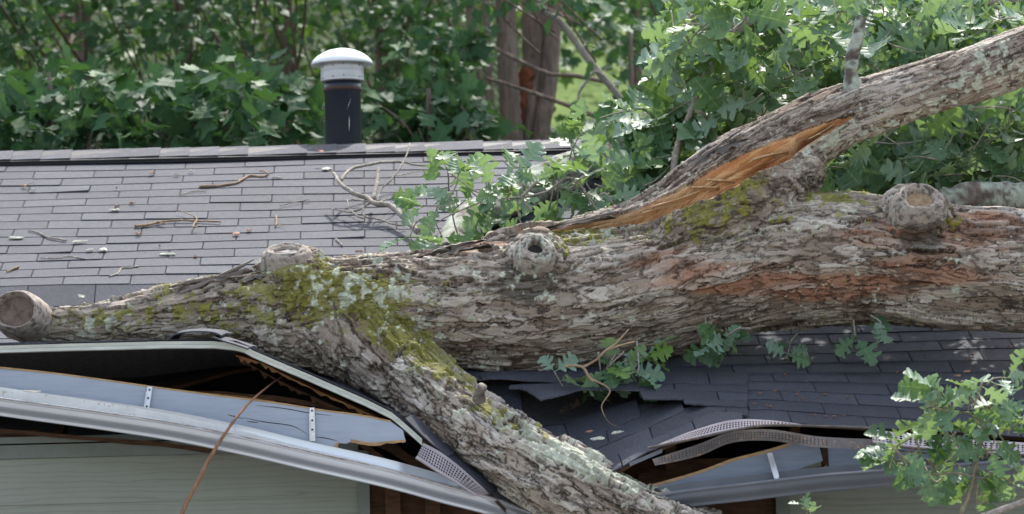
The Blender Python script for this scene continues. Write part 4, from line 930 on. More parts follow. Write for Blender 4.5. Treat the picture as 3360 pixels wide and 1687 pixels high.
def rough_limb(L, n=90, seg=22, amp=0.10, seed=1, raw=False):
    if raw: P = np.array([p[0] for p in L]); R_ = np.array([p[1] for p in L])
    else: P, R_ = limb_pts(L)
    S = spline(np.hstack([P, R_[:,None]]), n); m = MB(); m.tube(S[:,:3], np.maximum(S[:,3], 0.0015), seg)
    Va = m.V[0]; ctr = np.vstack([np.repeat(S[:,:3], seg, 0), S[:1,:3], S[-1:,:3]]); rad = Va-ctr; rl = np.linalg.norm(rad, axis=1)[:,None]+1e-9
    sc_ = np.concatenate([np.repeat(S[:,3], seg), [0,0]])[:,None]
    nn = fbm(Va*[22,22,22], 4, seed)[:,None] + 0.5*fbm(Va*60, 3, seed+5)[:,None]
    m.V[0] = Va + rad/rl*nn*sc_*amp*2.2
    return m
colored(rough_limb([(2148,225,26,13.14),(2140,185,16.5,13.13),(2143,150,17.5,13.12),(2152,110,15.5,13.1),(2160,75,15,13.09),(2168,42,13.5,13.08)], 60, 18, 0.10, 4), 'stub', lambda v: barkcol(v, 1.1, 8), M['bark'], None, 'short upright stub grey with lichen')
def on_roof(x, y, h): return roofhit(x*K, y*K, h)
back_limb = [(on_roof(1120,650,0.07), 0.075), (on_roof(1180,560,0.085), 0.085), (on_roof(1300,490,0.10), 0.088), (on_roof(1440,425,0.12), 0.088), (on_roof(1560,370,0.13), 0.09), (px(1650*K,318*K,15.9), 0.092), (px(1760*K,250*K,15.8), 0.09), (px(1900*K,170*K,15.4), 0.08)]
colored(rough_limb(back_limb, 150, 30, 0.09, 12, True), 'limb', lambda v: barkcol(v, 0.9, 18), M['bark'], None, 'lichen crusted limb lying behind the leaves')
colored(rough_limb([(2330,530,36,13.52),(2420,497,35,13.5),(2500,492,35,13.5),(2580,496,36,13.5),(2700,500,36,13.5),(2900,500,36,13.5)], 120, 26, 0.08, 14), 'limb', lambda v: barkcol(v, 0.8, 28), M['bark'], None, 'grey green limb behind the sawn knot')
colored(rough_limb([(1205,1005,17,12.5),(1208,985,13,12.47),(1214,972,12,12.45)], 20, 14, 0.14, 9), 'stub', lambda v: barkcol(v, 0.7, 33), M['bark'], None, 'tiny broken stub on the lower limb')

# knots: callus ring round an old saw cut
def knot(c, n, r, rin, depth, ell, mats, label, out=0.02, hole=False, seed=2, lichen=0.3, relief=1.0):
    n = nrm(n); u = nrm(np.cross(n, (0,0,1))); v = np.cross(u, n)
    prof = [(1.16, -0.10), (1.10, -0.04), (1.02, -0.010), (0.93, 0.002), (0.84, 0.008), (0.74, 0.010), (0.64, 0.008), (0.55, 0.003), (0.50, -0.002), (0.47, -depth)]
    ro = r; f = (rin/r)
    rad = [ro*(f + (p-0.47)/(0.63)*(1.10-f)) for p, z in prof]
    th_ = np.linspace(0, 2*np.pi, 73)[:-1]; G = []
    for rr, (p, z) in zip(rad, prof):
        wv = 1 + 0.045*np.sin(2*th_+seed) + 0.025*np.sin(3*th_+seed*2) + 0.012*np.sin(7*th_+seed)
        G.append(c + (np.cos(th_)*rr*wv*ell[0])[:,None]*u + (np.sin(th_)*rr*wv*ell[1])[:,None]*v + n*(max(z, z*relief)*r/0.085 + 0.0015*np.sin(3*th_+seed) + 0*th_)[:,None])
    G = np.array(G); G = np.concatenate([G, G[:,:1]], 1)
    # refine
    H_ = np.stack([spline(G[:,j], 40) for j in range(G.shape[1])], 1)
    ang = np.linspace(0, 2*np.pi, H_.shape[1]); pr = np.linspace(0, 1, 40)[:,None]
    q3 = np.stack([np.broadcast_to(np.cos(ang)*5, (40,len(ang))), np.broadcast_to(np.sin(ang)*5, (40,len(ang))), np.broadcast_to(pr*3.0, (40,len(ang)))], -1).reshape(-1,3)
    rad_ = fbm(q3, 4, seed).reshape(40,-1); fine_ = fbm(H_.reshape(-1,3)*70, 4, seed).reshape(40,-1); conc = np.sin(pr*26+2*rad_)*0.0018
    nz = 0.0045*rad_ + 0.0045*fine_ + conc; nz[:,-1] = nz[:,0]
    H_ = H_ + nz[...,None]*n + 0.2*nz[...,None]*UZ
    m = MB(); m.grid(H_); Va = H_.reshape(-1,3); dk_ = sstep(-0.05, -0.35, 0.5*rad_.ravel()+0.9*fine_.ravel())[:,None]
    cc = np.array([0.34,0.285,0.235])*(1+0.5*fine_.ravel())[:,None]; cc = cc*(1-0.75*dk_) + np.array([0.07,0.055,0.045])*0.75*dk_
    li_ = 0.75*sstep(0.10, 0.30, fbm(Va*95, 3, seed+3) + 0.30*lichen - 0.22)[:,None]; cc = cc*(1-li_) + np.array([0.50,0.54,0.44])*li_
    ko = op(m, 'knot', M['bark'], label=label, attrs={'Col': cc})
    d = MB(); rr = np.linspace(0.001, rin*1.12, 14)
    D_ = np.array([c + (np.cos(th_)*q*ell[0])[:,None]*u + (np.sin(th_)*q*ell[1])[:,None]*v + n*(-depth*0.75*r/0.085*(0.6 if not hole else 1.0) - 0.003*np.abs(np.sin(th_*8+3*np.sin(th_*3)))*(q/rin) )[:,None] for q in rr])
    D_ = np.concatenate([D_, D_[:,:1]], 1); d.grid(D_); op(d, 'heartwood' if not hole else 'hollow', mats[1], ko)
    return ko
knot(Q(40,784,12.78), (-0.20,-0.95,0.22), 0.102, 0.074, 0.014, (1.0,0.88), (M['callus'], M['endgrain']), 'thick rolled ring round a weathered saw cut', seed=1, lichen=0.0, relief=2.4)
knot(Q(720,634,12.97), (-0.06,-0.40,0.91), 0.098, 0.046, 0.004, (1.1,0.9), (M['callus'], M['callus']), 'pale healed knot on top of the trunk', seed=5, lichen=0.2, relief=1.3)
knot(Q(2313,503,12.77), (0.10,-0.80,0.60), 0.102, 0.046, 0.006, (1.05,0.92), (M['callus'], M['eye']), 'large round healed knot with a wooden eye', seed=8, lichen=0.1, relief=1.8)
knot(Q(1347,622,12.88), (0.08,-0.86,0.50), 0.076, 0.029, 0.035, (1.1,0.95), (M['callus'], M['hole']), 'grey knot with a dark hollow', hole=True, seed=11, lichen=1.0)

# loose bark plates still hanging on, each sprung away from the trunk
def plate(pts, D, mat=None, lift=0.02):
    P = np.array([Q(x, y, D) for x, y in pts]); n = len(P)//2; a = spline(P[:n], 20); b = spline(P[n:][::-1], 20)
    a = a+0.004*rng.standard_normal((20,1))*UZ; b = b+0.007*rng.standard_normal((20,1))*UZ
    m = MB(); m.slab(np.stack([a+[0,0.01,0], (a+b)/2+[0,-0.004,0], b+[0,-lift,0]]), (0,0.012,0.003)); colored(m, 'bark_plate', lambda v: barkcol(v, 0.15, 44), M['bark'])
plate([(1725,408),(1790,372),(1880,318),(1720,425),(1790,398),(1890,345)], 13.02)
plate([(1260,598),(1400,566),(1560,530),(1270,606),(1405,574),(1560,537)], 13.06, lift=0.010)
plate([(430,722),(560,690),(640,655),(440,738),(560,706),(645,678)], 12.93)
plate([(560,700),(640,690),(690,672),(560,716),(640,704),(690,690)], 12.93)
plate([(1040,650),(1130,618),(1240,600),(1050,662),(1140,634),(1245,614)], 13.0, lift=0.014)

# ------------------------------------------------------------------ oak leaves
OE = [(0,.010),(.15,.012),(.22,.05),(.28,.15),(.35,.19),(.40,.14),(.40,.075),(.46,.10),(.52,.24),(.60,.30),(.66,.25),(.63,.12),(.69,.10),(.74,.20),(.83,.25),(.88,.20),(.84,.11),(.90,.12),(.97,.12),(1.0,.02)]
OMD = [0,.13,.18,.23,.27,.32,.38,.43,.47,.51,.55,.61,.65,.69,.73,.77,.83,.88,.93,1.0]
TE_ = [(0,.008),(.24,.008),(.25,.02),(.21,.17),(.24,.34),(.36,.30),(.46,.50),(.58,.36),(.66,.25),(.80,.30),(.97,.36),(.95,.18),(.90,.03)]
TMD = [0,.22,.26,.29,.33,.40,.47,.54,.62,.71,.80,.86,.90]
EE = [(0,.01),(.10,.012),(.14,.10),(.30,.22),(.5,.24),(.7,.18),(.87,.09),(1.0,.005)]; EMD = [0,.10,.15,.30,.5,.7,.87,1.0]
def leaf_tpl(E_, MD, fold=0.18, seed=0):
    n = len(E_); r_ = np.random.default_rng(seed); V_, A_ = [], []
    for side in (1, 0, -1):
        for i in range(n):
            if side == 0: V_.append((0, MD[i], 0)); A_.append(0)
            else:
                t, w_ = E_[i]; w2 = w_*(1+0.18*r_.standard_normal()); t2 = t + 0.012*r_.standard_normal()
                V_.append((side*w2, t2, fold*w2 + 0.03*math.sin(i*1.9+side))); A_.append(1)
    f = []
    for i in range(n-1):
        f.append((i, i+1, n+i+1, n+i)); f.append((n+i, n+i+1, 2*n+i+1, 2*n+i))
    return np.array(V_), np.array(f), np.array(A_, float)
OAKS = [leaf_tpl([(t, w_*1.22) for t, w_ in OE], OMD, 0.16, s) for s in range(5)]; TULS = [leaf_tpl(TE_, TMD, 0.12, s) for s in range(4)]; ELLS = [leaf_tpl(EE, EMD, 0.25, s) for s in range(3)]
class Leaves:
    def __init__(s): s.V=[]; s.F=[]; s.R=[]; s.M=[]; s.n=0
    def add(s, tpl, base, d, nrm_, L, bend=0.3, r=None, curl=0.0):
        V_, f, a = tpl; d = nrm(d); x = nrm(np.cross(d, nrm_)); z = np.cross(x, d)
        P = V_.copy(); P[:,2] += -bend*P[:,1]**2*0.5 + curl*np.abs(P[:,0])**1.5
        P = base + L*(P[:,:1]*x + P[:,1:2]*d + P[:,2:]*z)
        s.V.append(P); s.F.append(f+s.n); s.n += len(P); s.R.append(np.full(len(P), random.random() if r is None else r)); s.M.append(a)
    def build(s, name, mat, parent):
        o = mesh_np(name, np.vstack(s.V), np.vstack(s.F), mat, None, {'rnd': np.concatenate(s.R), 'mid': np.concatenate(s.M)}, smooth=True); o.parent = parent; return o

def spray(lv, tw, tip, dirn, n=6, L=0.145, up_=(0,-0.35,0.75), spread=1.1, twig_r=0.0028, length=0.22, back=None):
    """a twig ending in a whorl of oak leaves, a few more down its length"""
    dirn = nrm(dirn); P = spline([tip-dirn*length+0.02*rng.standard_normal(3), tip-dirn*length*0.5+0.02*rng.standard_normal(3), tip], 8)
    tw.tube(P, np.linspace(twig_r*1.6, twig_r*0.8, 8), 5)
    for k in range(n):
        t = 1.0 if k < n*0.65 else random.uniform(0.35, 0.85); b = P[min(7, int(t*7))]
        d = nrm(dirn*random.uniform(0.15, 0.9) + spread*nrm(rng.standard_normal(3)*[1,0.8,0.75]) - UZ*0.12)
        nn = nrm(np.array(up_)*1.0 + 0.52*rng.standard_normal(3))
        lv.add(random.choice(OAKS), b, d, nn, L*random.uniform(0.72, 1.15), random.uniform(-0.1, 0.7), curl=random.uniform(-0.1,0.5))
    return P

def leafy(name, specs, parent, label, stems=(), L=0.20, up_=(0,-0.45,0.72), thing=False, cat=None, base=None, n=(4,6), acorns=0, spread=1.1, stemmat='twig', length=0.22):
    """specs: list of (tip point, direction); stems: list of (points, radii)"""
    lv = Leaves(); tw = MB(); stem_m = []
    for tip, d in specs: spray(lv, tw, tip, d, random.randint(*n), L, up_, spread, length=length)
    for pts, (ra, rb) in stems:
        P = spline(pts, 6*len(pts)); P = P + 0.004*np.cumsum(rng.standard_normal(P.shape), 0)*0.25
        sm = MB(); sm.tube(P, np.linspace(ra, rb, len(P)), 9, jit=0.06); stem_m.append(sm)
    if thing:
        root = empty(name, base, label=label, cat=cat)
        t_o = tw.build('twigs', M[stemmat], smooth=True); adopt(t_o, root); t_o['kind'] = 'stuff'
        for sm in stem_m: adopt(sm.build('stem', M[stemmat], smooth=True), root)
        l_o = lv.build('leaves', M['oak'], None); adopt(l_o, root)
    else:
        if stem_m: t_o = stem_m[0].build('leafy_branch', M[stemmat], smooth=True); rest = stem_m[1:]; tw.build('twigs', M[stemmat], smooth=True).parent = t_o; t_o.children[0]['kind'] = 'stuff'
        else: t_o = tw.build('leafy_branch', M[stemmat], smooth=True); rest = []; t_o['kind'] = 'stuff'
        adopt(t_o, oak); t_o['label'] = label; root = t_o
        lv.build('leaves', M['oak'], t_o)
        for sm in rest: sm.build('stem', M[stemmat], smooth=True).parent = t_o
    if acorns:
        for tip, d in random.sample(list(specs), min(max(1, acorns//2), len(specs))):
            am = MB(); c = tip + rng.standard_normal(3)*0.02; lat = np.linspace(-1.5, 1.5, 7); am.grid(np.array([[c + 0.009*np.array([math.cos(a)*math.cos(b), math.sin(a)*math.cos(b), 1.15*math.sin(b)]) for a in np.linspace(0, 2*np.pi, 9)] for b in lat]))
            a_o = am.build('acorn', M['acorn'], smooth=True)
            if thing: adopt(a_o, root)
            else: a_o.parent = root
    return root

def region(poly, n, D0, D1, dirf=None):
    P = np.array(poly); lo, hi = P.min(0), P.max(0); out = []
    while len(out) < n:
        x, y = random.uniform(lo[0], hi[0]), random.uniform(lo[1], hi[1])
        if inpoly(np.array([x]), np.array([y]), P)[0]:
            out.append((Q(x, y, random.uniform(D0, D1)), nrm(rng.standard_normal(3)*[1,0.7,0.7]+[-0.3,-0.2,-0.1]) if dirf is None else nrm(np.array(dirf)+0.5*rng.standard_normal(3))))
    return out
# the crown thrown over the ridge: several leafy branches, deepest first
leafy('b', region([(1720,0),(2300,0),(2330,130),(2100,215),(1960,270),(1840,330),(1730,400),(1660,330),(1700,150)], 52, 14.6, 15.6), oak, 'leafy branches behind the upper limb, left of its stub',
      stems=[([Q(*p) for p in ((1700,560,15.0),(1705,470,15.0),(1715,360,15.0),(1750,250,15.0),(1800,130,15.0),(1840,60,15.0))], (0.022,0.012)), ([Q(*p) for p in ((1850,260,15.1),(1980,130,15.2),(2050,-10,15.2))], (0.015,0.008))], acorns=10)
leafy('b', region([(1700,-10),(2160,-10),(2120,190),(1980,255),(1850,320),(1740,395),(1690,300),(1690,120)], 50, 13.7, 14.5), oak, 'sunlit leafy branch above the upper limb',
      stems=[([Q(*zz, 14.0) for zz in [(r3(*p)[0]/K, r3(*p)[1]/K) for p in ((90,1290),(140,1000),(250,750),(340,520),(460,350),(590,190),(640,90))]], (0.016,0.007)),
             ([Q(r3(*p)[0]/K, r3(*p)[1]/K, 14.1) for p in ((310,470),(340,390),(420,290),(540,230),(700,130),(870,95))], (0.024,0.019)),
             ([Q(r3(*p)[0]/K, r3(*p)[1]/K, 14.2) for p in ((80,680),(200,560),(290,450),(230,350),(160,260),(250,100))], (0.013,0.018)),
             ([Q(r3(*p)[0]/K, r3(*p)[1]/K, 13.95) for p in ((250,750),(330,830),(400,950),(420,1010))], (0.011,0.008)),
             ([Q(r3(*p)[0]/K, r3(*p)[1]/K, 13.95) for p in ((400,460),(480,450),(570,440),(600,460))], (0.008,0.004)),
             ([Q(r3(*p)[0]/K, r3(*p)[1]/K, 14.0) for p in ((900,290),(840,210),(790,160),(720,190))], (0.008,0.005)),
             ([Q(r3(*p)[0]/K, r3(*p)[1]/K, 13.9) for p in ((600,620),(605,700),(600,760))], (0.004,0.003))], acorns=8)
leafy('b', region([(2150,-20),(2600,-20),(2600,70),(2420,110),(2280,150),(2190,190)], 52, 13.8, 15.2), oak, 'leafy branches hanging above the right end of the upper limb',
      stems=[([Q(r3(*p)[0]/K, r3(*p)[1]/K, 14.6) for p in ((1560,110),(1770,65),(2000,30),(2200,20),(2600,-10))], (0.012,0.018)),
             ([Q(r3(*p)[0]/K, r3(*p)[1]/K, 14.2) for p in ((1470,0),(1560,90),(1650,140),(1750,190),(1860,240))], (0.004,0.003)),
             ([Q(r3(*p)[0]/K, r3(*p)[1]/K, 14.2) for p in ((2200,0),(2230,120),(2290,240))], (0.004,0.003))], acorns=10)
leafy('b', region([(2060,420),(2140,390),(2260,345),(2420,300),(2600,240),(2600,470),(2400,490),(2330,455),(2250,460),(2130,495),(2060,490)], 74, 13.55, 14.7), oak, 'leafy branches filling the gap under the upper limb',
      stems=[([Q(r3(*p)[0]/K, r3(*p)[1]/K, 14.0) for p in ((2070,1110),(2250,1030),(2400,970),(2600,900))], (0.004,0.004)), ([Q(r3(*p)[0]/K, r3(*p)[1]/K, 13.8) for p in ((2125,760),(2130,870),(2130,970))], (0.005,0.004)), ([Q(r3(*p)[0]/K, r3(*p)[1]/K, 14.2) for p in ((2300,1080),(2450,1060),(2600,1080))], (0.012,0.012))], acorns=14)
mid_spots = [(1110,400,-.3,.9),(1090,470,-.5,-.3),(1060,520,-.9,-.1),(1040,590,-.8,-.6),(1110,590,.1,-.9),(1150,430,.3,.6),(1180,500,.1,.2),(1230,470,-.2,.4),(1250,540,-.1,-.5),(1290,430,.1,.7),(1330,480,.2,-.2),(1340,540,.2,-.6),(1400,440,.1,.5),(1390,510,-.1,-.4),(1440,380,.2,.9),(1450,480,.4,-.2),(1480,540,.4,-.6),(1500,430,.5,.3),(1540,480,.6,-.2),(1470,330,.2,.9),(1420,330,-.2,.9),(1590,460,.6,.1),(1610,400,.6,.4),(1560,540,.5,-.6),(1200,560,.0,-.7),(1310,570,.1,-.7)]
leafy('b', [(Q(x+random.uniform(-12,12), y+random.uniform(-10,10), random.uniform(13.7,14.4)), (dx, random.uniform(-.5,.2), dy)) for x, y, dx, dy in mid_spots], oak, 'leafy branch draped on the roof in front of the lichen limb', L=0.16, n=(4,6), spread=0.95, length=0.16,
      stems=[([Q(*p) for p in ((1560,640,13.9),(1520,560,13.95),(1440,450,14.0),(1360,490,13.95),(1230,500,13.9),(1130,440,13.9))], (0.007,0.003)), ([Q(*p) for p in ((1430,480,14.0),(1500,400,14.0),(1460,330,14.0))], (0.004,0.003)), ([Q(*p) for p in ((1230,500,13.9),(1130,545,13.9),(1050,590,13.85))], (0.004,0.002)), ([Q(r5(*p)[0]/K, r5(*p)[1]/K, 13.9) for p in ((1640,200),(1560,290),(1540,330),(1600,420))], (0.008,0.005))], acorns=3)
leafy('b', region([(1560,600),(1640,480),(1720,420),(1700,330),(1610,260),(1560,330),(1600,420),(1540,520)], 26, 14.0, 14.9), oak, 'leaves between the lichen limb and the split', n=(4,7))
under = region([(1340,925),(1480,915),(1640,890),(1640,940),(1500,955),(1360,945)], 8, 12.75, 12.9)
leafy('b', under, oak, 'crushed leaves under the middle of the trunk', L=0.135, n=(3,5), up_=(0,-0.5,0.6), length=0.1)
under2 = region([(1740,855),(1880,828),(2240,820),(2230,900),(2100,880),(2040,930),(1960,880),(1880,880),(1760,880)], 7, 12.85, 13.1, (0,-.2,-1))
leafy('b', under2, oak, 'dark leaves hanging below the right part of the trunk', L=0.125, n=(3,6), up_=(0,-0.7,0.3), length=0.12, acorns=3)

# ---- a separate leafy branch in the near right corner
st = [(p, D) for p, D in ()]
def Z4(x, y, D): return px(*z4(x, y), D)
stems = [([Z4(1490,1310,11.7),Z4(1560,1160,11.72),(Z4(1600,1010,11.74)),Z4(1640,880,11.76),Z4(1672,760,11.78)], (0.0085,0.006)),
         ([Z4(1672,760,11.78),Z4(1620,640,11.8),Z4(1615,540,11.82),Z4(1640,400,11.84)], (0.005,0.003)), ([Z4(1672,620,11.8),Z4(1710,500,11.8),Z4(1750,380,11.8)], (0.004,0.003)),
         ([Z4(1590,1030,11.74),Z4(1450,1000,11.7),Z4(1280,1020,11.68),Z4(1150,950,11.66),Z4(1010,830,11.64)], (0.005,0.003)), ([Z4(1600,640,11.8),Z4(1540,590,11.78),Z4(1440,560,11.76),Z4(1350,430,11.74)], (0.004,0.0025)),
         ([Z4(1620,1050,11.74),Z4(1750,990,11.7),Z4(1900,950,11.68)], (0.004,0.003)), ([Z4(1600,900,11.75),Z4(1500,850,11.7),Z4(1380,920,11.66)], (0.003,0.002)), ([Z4(1600,1060,11.74),Z4(1640,1170,11.7),Z4(1700,1210,11.68)], (0.003,0.002))]
tips = [(1330,410,-.1,.8),(1240,490,-.8,.1),(1380,480,.3,.2),(1640,390,.2,.9),(1740,370,.5,.5),(1420,560,-.1,-.4),(1270,600,-.4,-.2),(1360,690,-.2,-.3),(990,780,-.5,.6),(1010,830,-.8,-.4),(1060,780,.4,.6),(1000,920,-.9,-.1),(1150,950,-.3,-.6),(1280,1030,-.4,-.7),(1300,1050,.2,-.9),(1400,900,-.1,.3),(1480,840,.2,-.5),(1420,760,.0,.0),(1540,560,.1,-.5),(1700,560,.4,-.4),(1790,480,.6,.1),(1830,330,.9,.5),(1760,640,.3,-.5),(1830,700,.6,-.3),(1700,830,.2,-.7),(1620,1000,.1,-.5),(1700,1040,.5,-.5),(1860,1080,.8,-.1),(1560,950,-.3,-.3),(1680,1200,.4,-.6),(1920,900,.6,-.6),(1930,620,.7,.4),(1380,1040,.3,-.4),(1240,960,-.3,.2),(1560,740,-.2,.2)]
leafy('leafy_branch', [(Z4(x, y, random.uniform(11.6,11.85)), (dx, random.uniform(-.4,.2), dy)) for x, y, dx, dy in tips], None, 'leafy oak branch standing in front of the right gutter', stems=stems, L=0.135, n=(2,4), thing=True, cat='branch', up_=(0,-0.45,0.7), base=Z4(1490,1310,11.7), spread=0.95, length=0.1, acorns=4, stemmat='greentwig')
m = MB(); m.tube(spline([Z4(1600,1330,11.5),Z4(1760,1270,11.5),Z4(1900,1220,11.5),Z4(2050,1160,11.5)], 20), 0.0125, 12, jit=0.04); mono(m, 'bare_branch', M['twig'], 'thick bare grey branch end below the near leaves', 'branch', smooth=True)
leafy('oak_sprig', [(Z4(370,1225,11.9), (-.2,-.1,.9)), (Z4(425,1300,11.9), (.3,0,.7))], None, 'small oak sprig poking up at the bottom edge by the grey gutter', thing=True, cat='sprig', base=Z4(400,1340,11.9), L=0.07, n=(3,3), length=0.05, spread=0.5, stemmat='greentwig')

# ------------------------------------------------------------------ dead branch and litter on the roof
def R5(x, y, h): return roofhit(*r5(x, y), h*0.8)
db = empty('dead_branch', R5(600,370,0.0), label='forked bare grey branch propped on the left roof slope', cat='branch')
def dbp(pts, ra, rb, name='twig', n=24):
    P = spline([R5(*p) for p in pts], n); m = MB(); m.tube(P + 0.0012*rng.standard_normal(P.shape), np.linspace(ra, rb, n), 9, jit=0.07); adopt(m.build(name, M['twig'], smooth=True), db)
dbp([(205,150,.20),(260,230,.19),(350,290,.16),(440,320,.13),(490,360,.12),(590,370,.11),(660,420,.10),(730,490,.08),(800,560,.06)], 0.009, 0.0165, 'main_stem', 40)
dbp([(255,200,.19),(290,150,.20),(340,110,.20),(480,80,.19),(600,65,.17),(700,70,.15),(780,88,.14),(960,110,.12)], 0.0095, 0.0045, 'arched_stem', 36)
dbp([(520,115,.22),(500,250,.16),(480,325,.125)], 0.009, 0.011); dbp([(740,-60,.30),(690,80,.25),(600,200,.20),(540,260,.16),(510,345,.12)], 0.0035, 0.005)
dbp([(450,345,.12),(390,338,.10),(330,330,.08)], 0.004, 0.003); dbp([(460,350,.12),(400,395,.09),(330,420,.06),(260,412,.05),(190,400,.03)], 0.007, 0.003)
dbp([(410,380,.10),(420,450,.06),(520,470,.05),(640,510,.04),(715,512,.03)], 0.006, 0.004); dbp([(300,335,.10),(310,390,.09),(370,450,.07),(420,465,.055)], 0.003, 0.0045)
dbp([(530,345,.12),(620,320,.10),(750,280,.08)], 0.0035, 0.003); dbp([(600,175,.19),(720,150,.15),(860,125,.12)], 0.003, 0.002)

def R4(x, y, h=0.006): return roofhit(*r4(x, y), h+0.004)
def rtwig(paths, label, mat='twigbrown'):
    m = MB()
    for pts, ra, rb in paths:
        n = max(8, 5*len(pts)); P = spline([R4(*p) for p in pts], n); m.tube(P + 0.0008*rng.standard_normal(P.shape), np.linspace(ra, rb, n), 7, jit=0.08)
    return mono(m, 'twig', M[mat], label, 'twig', 'twigs lying on the roof', True)
rtwig([([(1405,240),(1530,236),(1660,215),(1700,195),(1760,165),(1850,170),(1890,152)], .0075, .005), ([(1890,152,.02),(1870,135,.02),(1825,130,.02)], .004, .003)], 'thick crooked twig with a hooked end, upper roof left of the dead branch')
rtwig([([(950,520),(1040,510),(1130,490),(1240,480),(1400,482),(1555,490)], .0075, .004), ([(1390,480,.01),(1375,455,.015),(1320,430,.02),(1250,405,.02)], .004, .002), ([(1385,480,.01),(1360,525,.02),(1410,515,.02)], .004, .003), ([(1110,490,.01),(1165,503,.012)], .004,.003)], 'long forked twig across the middle of the left roof')
rtwig([([(200,552),(260,562),(350,600),(470,620)], .003, .005)], 'thin straight twig near the left edge of the roof', 'twig')
rtwig([([(285,740),(410,745),(480,730),(595,750)], .002, .003)], 'very thin pale wavy twig low on the left roof', 'twig')
rtwig([([(770,877),(830,852),(860,815),(910,812),(975,803)], .0045, .005)], 'bent twig near the lowest course above the trunk', 'twig')
rtwig([([(45,842),(90,822),(130,808)], .003, .006)], 'short brown twig by the lower left edge of the roof')
rtwig([([(1265,302),(1350,276),(1455,272)], .0025, .0025)], 'fine twig below the crooked one on the upper roof', 'twig')
rtwig([([(1970,377),(2080,350),(2180,332)], .0025, .003)], 'fine straight twig left of the dead branch tips', 'twig')
rtwig([([(1945,450),(1947,485),(1943,518)], .0045, .004), ([(1945,505),(2010,522)], .002, .0015)], 'short stubby upright twig in the middle of the slope')
rtwig([([(2365,608),(2415,655)], .0035, .003)], 'short slanting twig just above the trunk', 'twig')
rtwig([([(165,245,.01),(200,225,.015),(245,212,.02)], .002,.0015)], 'hair thin curled twig beside an orange chip', 'twigbrown')
def chip(x, y, wpx, hpx, ang, mat, label, cat='bark chip', P_=None, group='chips of bark and lichen on the roof', name='bark_chip'):
    c = R4(x, y, 0.004) if P_ is None else P_; s = 15.0/F/2.1467
    if P_ is not None: s = 13.0/F/2.1467
    u = EV*math.cos(ang)+UP*math.sin(ang); v = np.cross(NV, u); m = MB(); n = 16; th_ = np.linspace(0, 2*np.pi, n+1)[:-1]
    rr = 1+0.28*rng.standard_normal(n); rr = (rr+np.roll(rr,1))/2
    rim = c + (np.cos(th_)*rr*wpx*s/2)[:,None]*u + (np.sin(th_)*rr*hpx*s*0.9)[:,None]*v + NV*(0.003+0.006*rng.random((n,1)))
    low = rim - NV*0.003; top = c + NV*0.010
    V_ = np.vstack([rim, low, top, c]); f4 = [(i, n+i, n+(i+1)%n, (i+1)%n) for i in range(n)]; f3 = [(2*n, i, (i+1)%n) for i in range(n)] + [(2*n+1, n+(i+1)%n, n+i) for i in range(n)]
    m.add(V_, f4, f3); return mono(m, name, M[mat], label, cat, group)
chip(2300,122,62,30,0.2,'chip','large pale curled chip beside the tip of the dead branch')
chip(1245,160,34,16,0.1,'lichenchip','small grey green chip at the top of the slope'); chip(1350,136,20,22,1.2,'chip','little upright chip near the ridge above the crooked twig')
chip(1070,150,30,24,-0.6,'chipbrown','curled brown chip just below the ridge, left of two pale ones'); chip(170,238,26,26,0.5,'chipbrown','orange brown chip near the left edge with a curled twig')
chip(230,266,42,12,0.0,'lichenchip','flat pale chip near the left edge, upper courses'); chip(805,412,78,20,-0.25,'chip','long cream chip in the upper middle of the slope')
chip(820,255,14,18,0.3,'bud','tiny dark red crumb on the upper slope'); chip(555,632,98,14,0.1,'chip','long thin cream sliver in the lower left of the slope')
chip(110,606,108,24,0.02,'lichenchip','lichen covered stick end by the left edge of the roof'); chip(630,692,42,14,0.4,'chip','small pointed cream chip left of a broken one, lower slope')
chip(725,690,48,32,0.6,'chip','broken cream chip with dark shadow, lower slope'); chip(1187,722,108,22,-0.1,'lichenchip','large lichen flake on the lower slope above the trunk')
chip(975,578,46,16,0.1,'chipbrown','reddish chip left of the middle of the slope'); chip(1660,580,56,28,0.9,'chipbrown','pink brown leaf shaped chip in the middle right of the slope')
chip(1757,550,40,18,-0.2,'chipbrown','round tan chip right of the pink brown one'); chip(578,1020,44,34,0.8,'lichenchip','lichen tuft on the lowest exposed tab behind the trunk')
chip(1955,180,84,10,-0.1,'chip','thin straw coloured sliver right of the crooked twig'); chip(2530,703,46,9,0.0,'chipbrown','narrow brown sliver above the trunk, right side'); chip(1380,738,26,14,0.2,'chipbrown','small tan chip by the large lichen flake')
chip(1125,663,14,14,0.2,'bud','tiny red crumb above the large lichen flake'); chip(930,362,40,10,0.4,'chipbrown','faint tan sliver in the middle of the upper slope'); chip(825,382,30,9,0.1,'chipbrown','thin tan crumb just above the long cream chip')
c = px(1054,497,16.0); chip(0,0,34,16,0,'orangebit','orange fungus lump on the ridge vent left of the flue','fungus', px(1054,499,15.98), None, 'fungus')
chip(0,0,80,20,0.5,'lichenchip','pale lichen flake dangling on the crushed strip of roof','bark chip', px(*z3(1130,722),12.50), None)
chip(0,0,96,26,0.2,'lichenchip','lichen twig end lying left of the dangling flake','bark chip', px(*z3(990,766),12.47), None)
chip(0,0,60,8,0.4,'chipbrown','brown splinter on the crushed strip above the lichen flakes','bark chip', px(*z3(935,716),12.58), None)
chip(0,0,70,16,0.4,'chipbrown','tan wood chip on the shaded right slope','bark chip', px(*z4(1535,291),12.90), None); chip(0,0,42,12,0.1,'chipbrown','orange chip left of the tan one on the shaded slope','bark chip', px(*z4(1470,322),12.88), None)
chip(0,0,70,26,0.3,'oakdry','dead brown leaf on the right slope behind the near leaves','leaf', px(*z4(1495,436),12.78), None, 'dead_leaf')
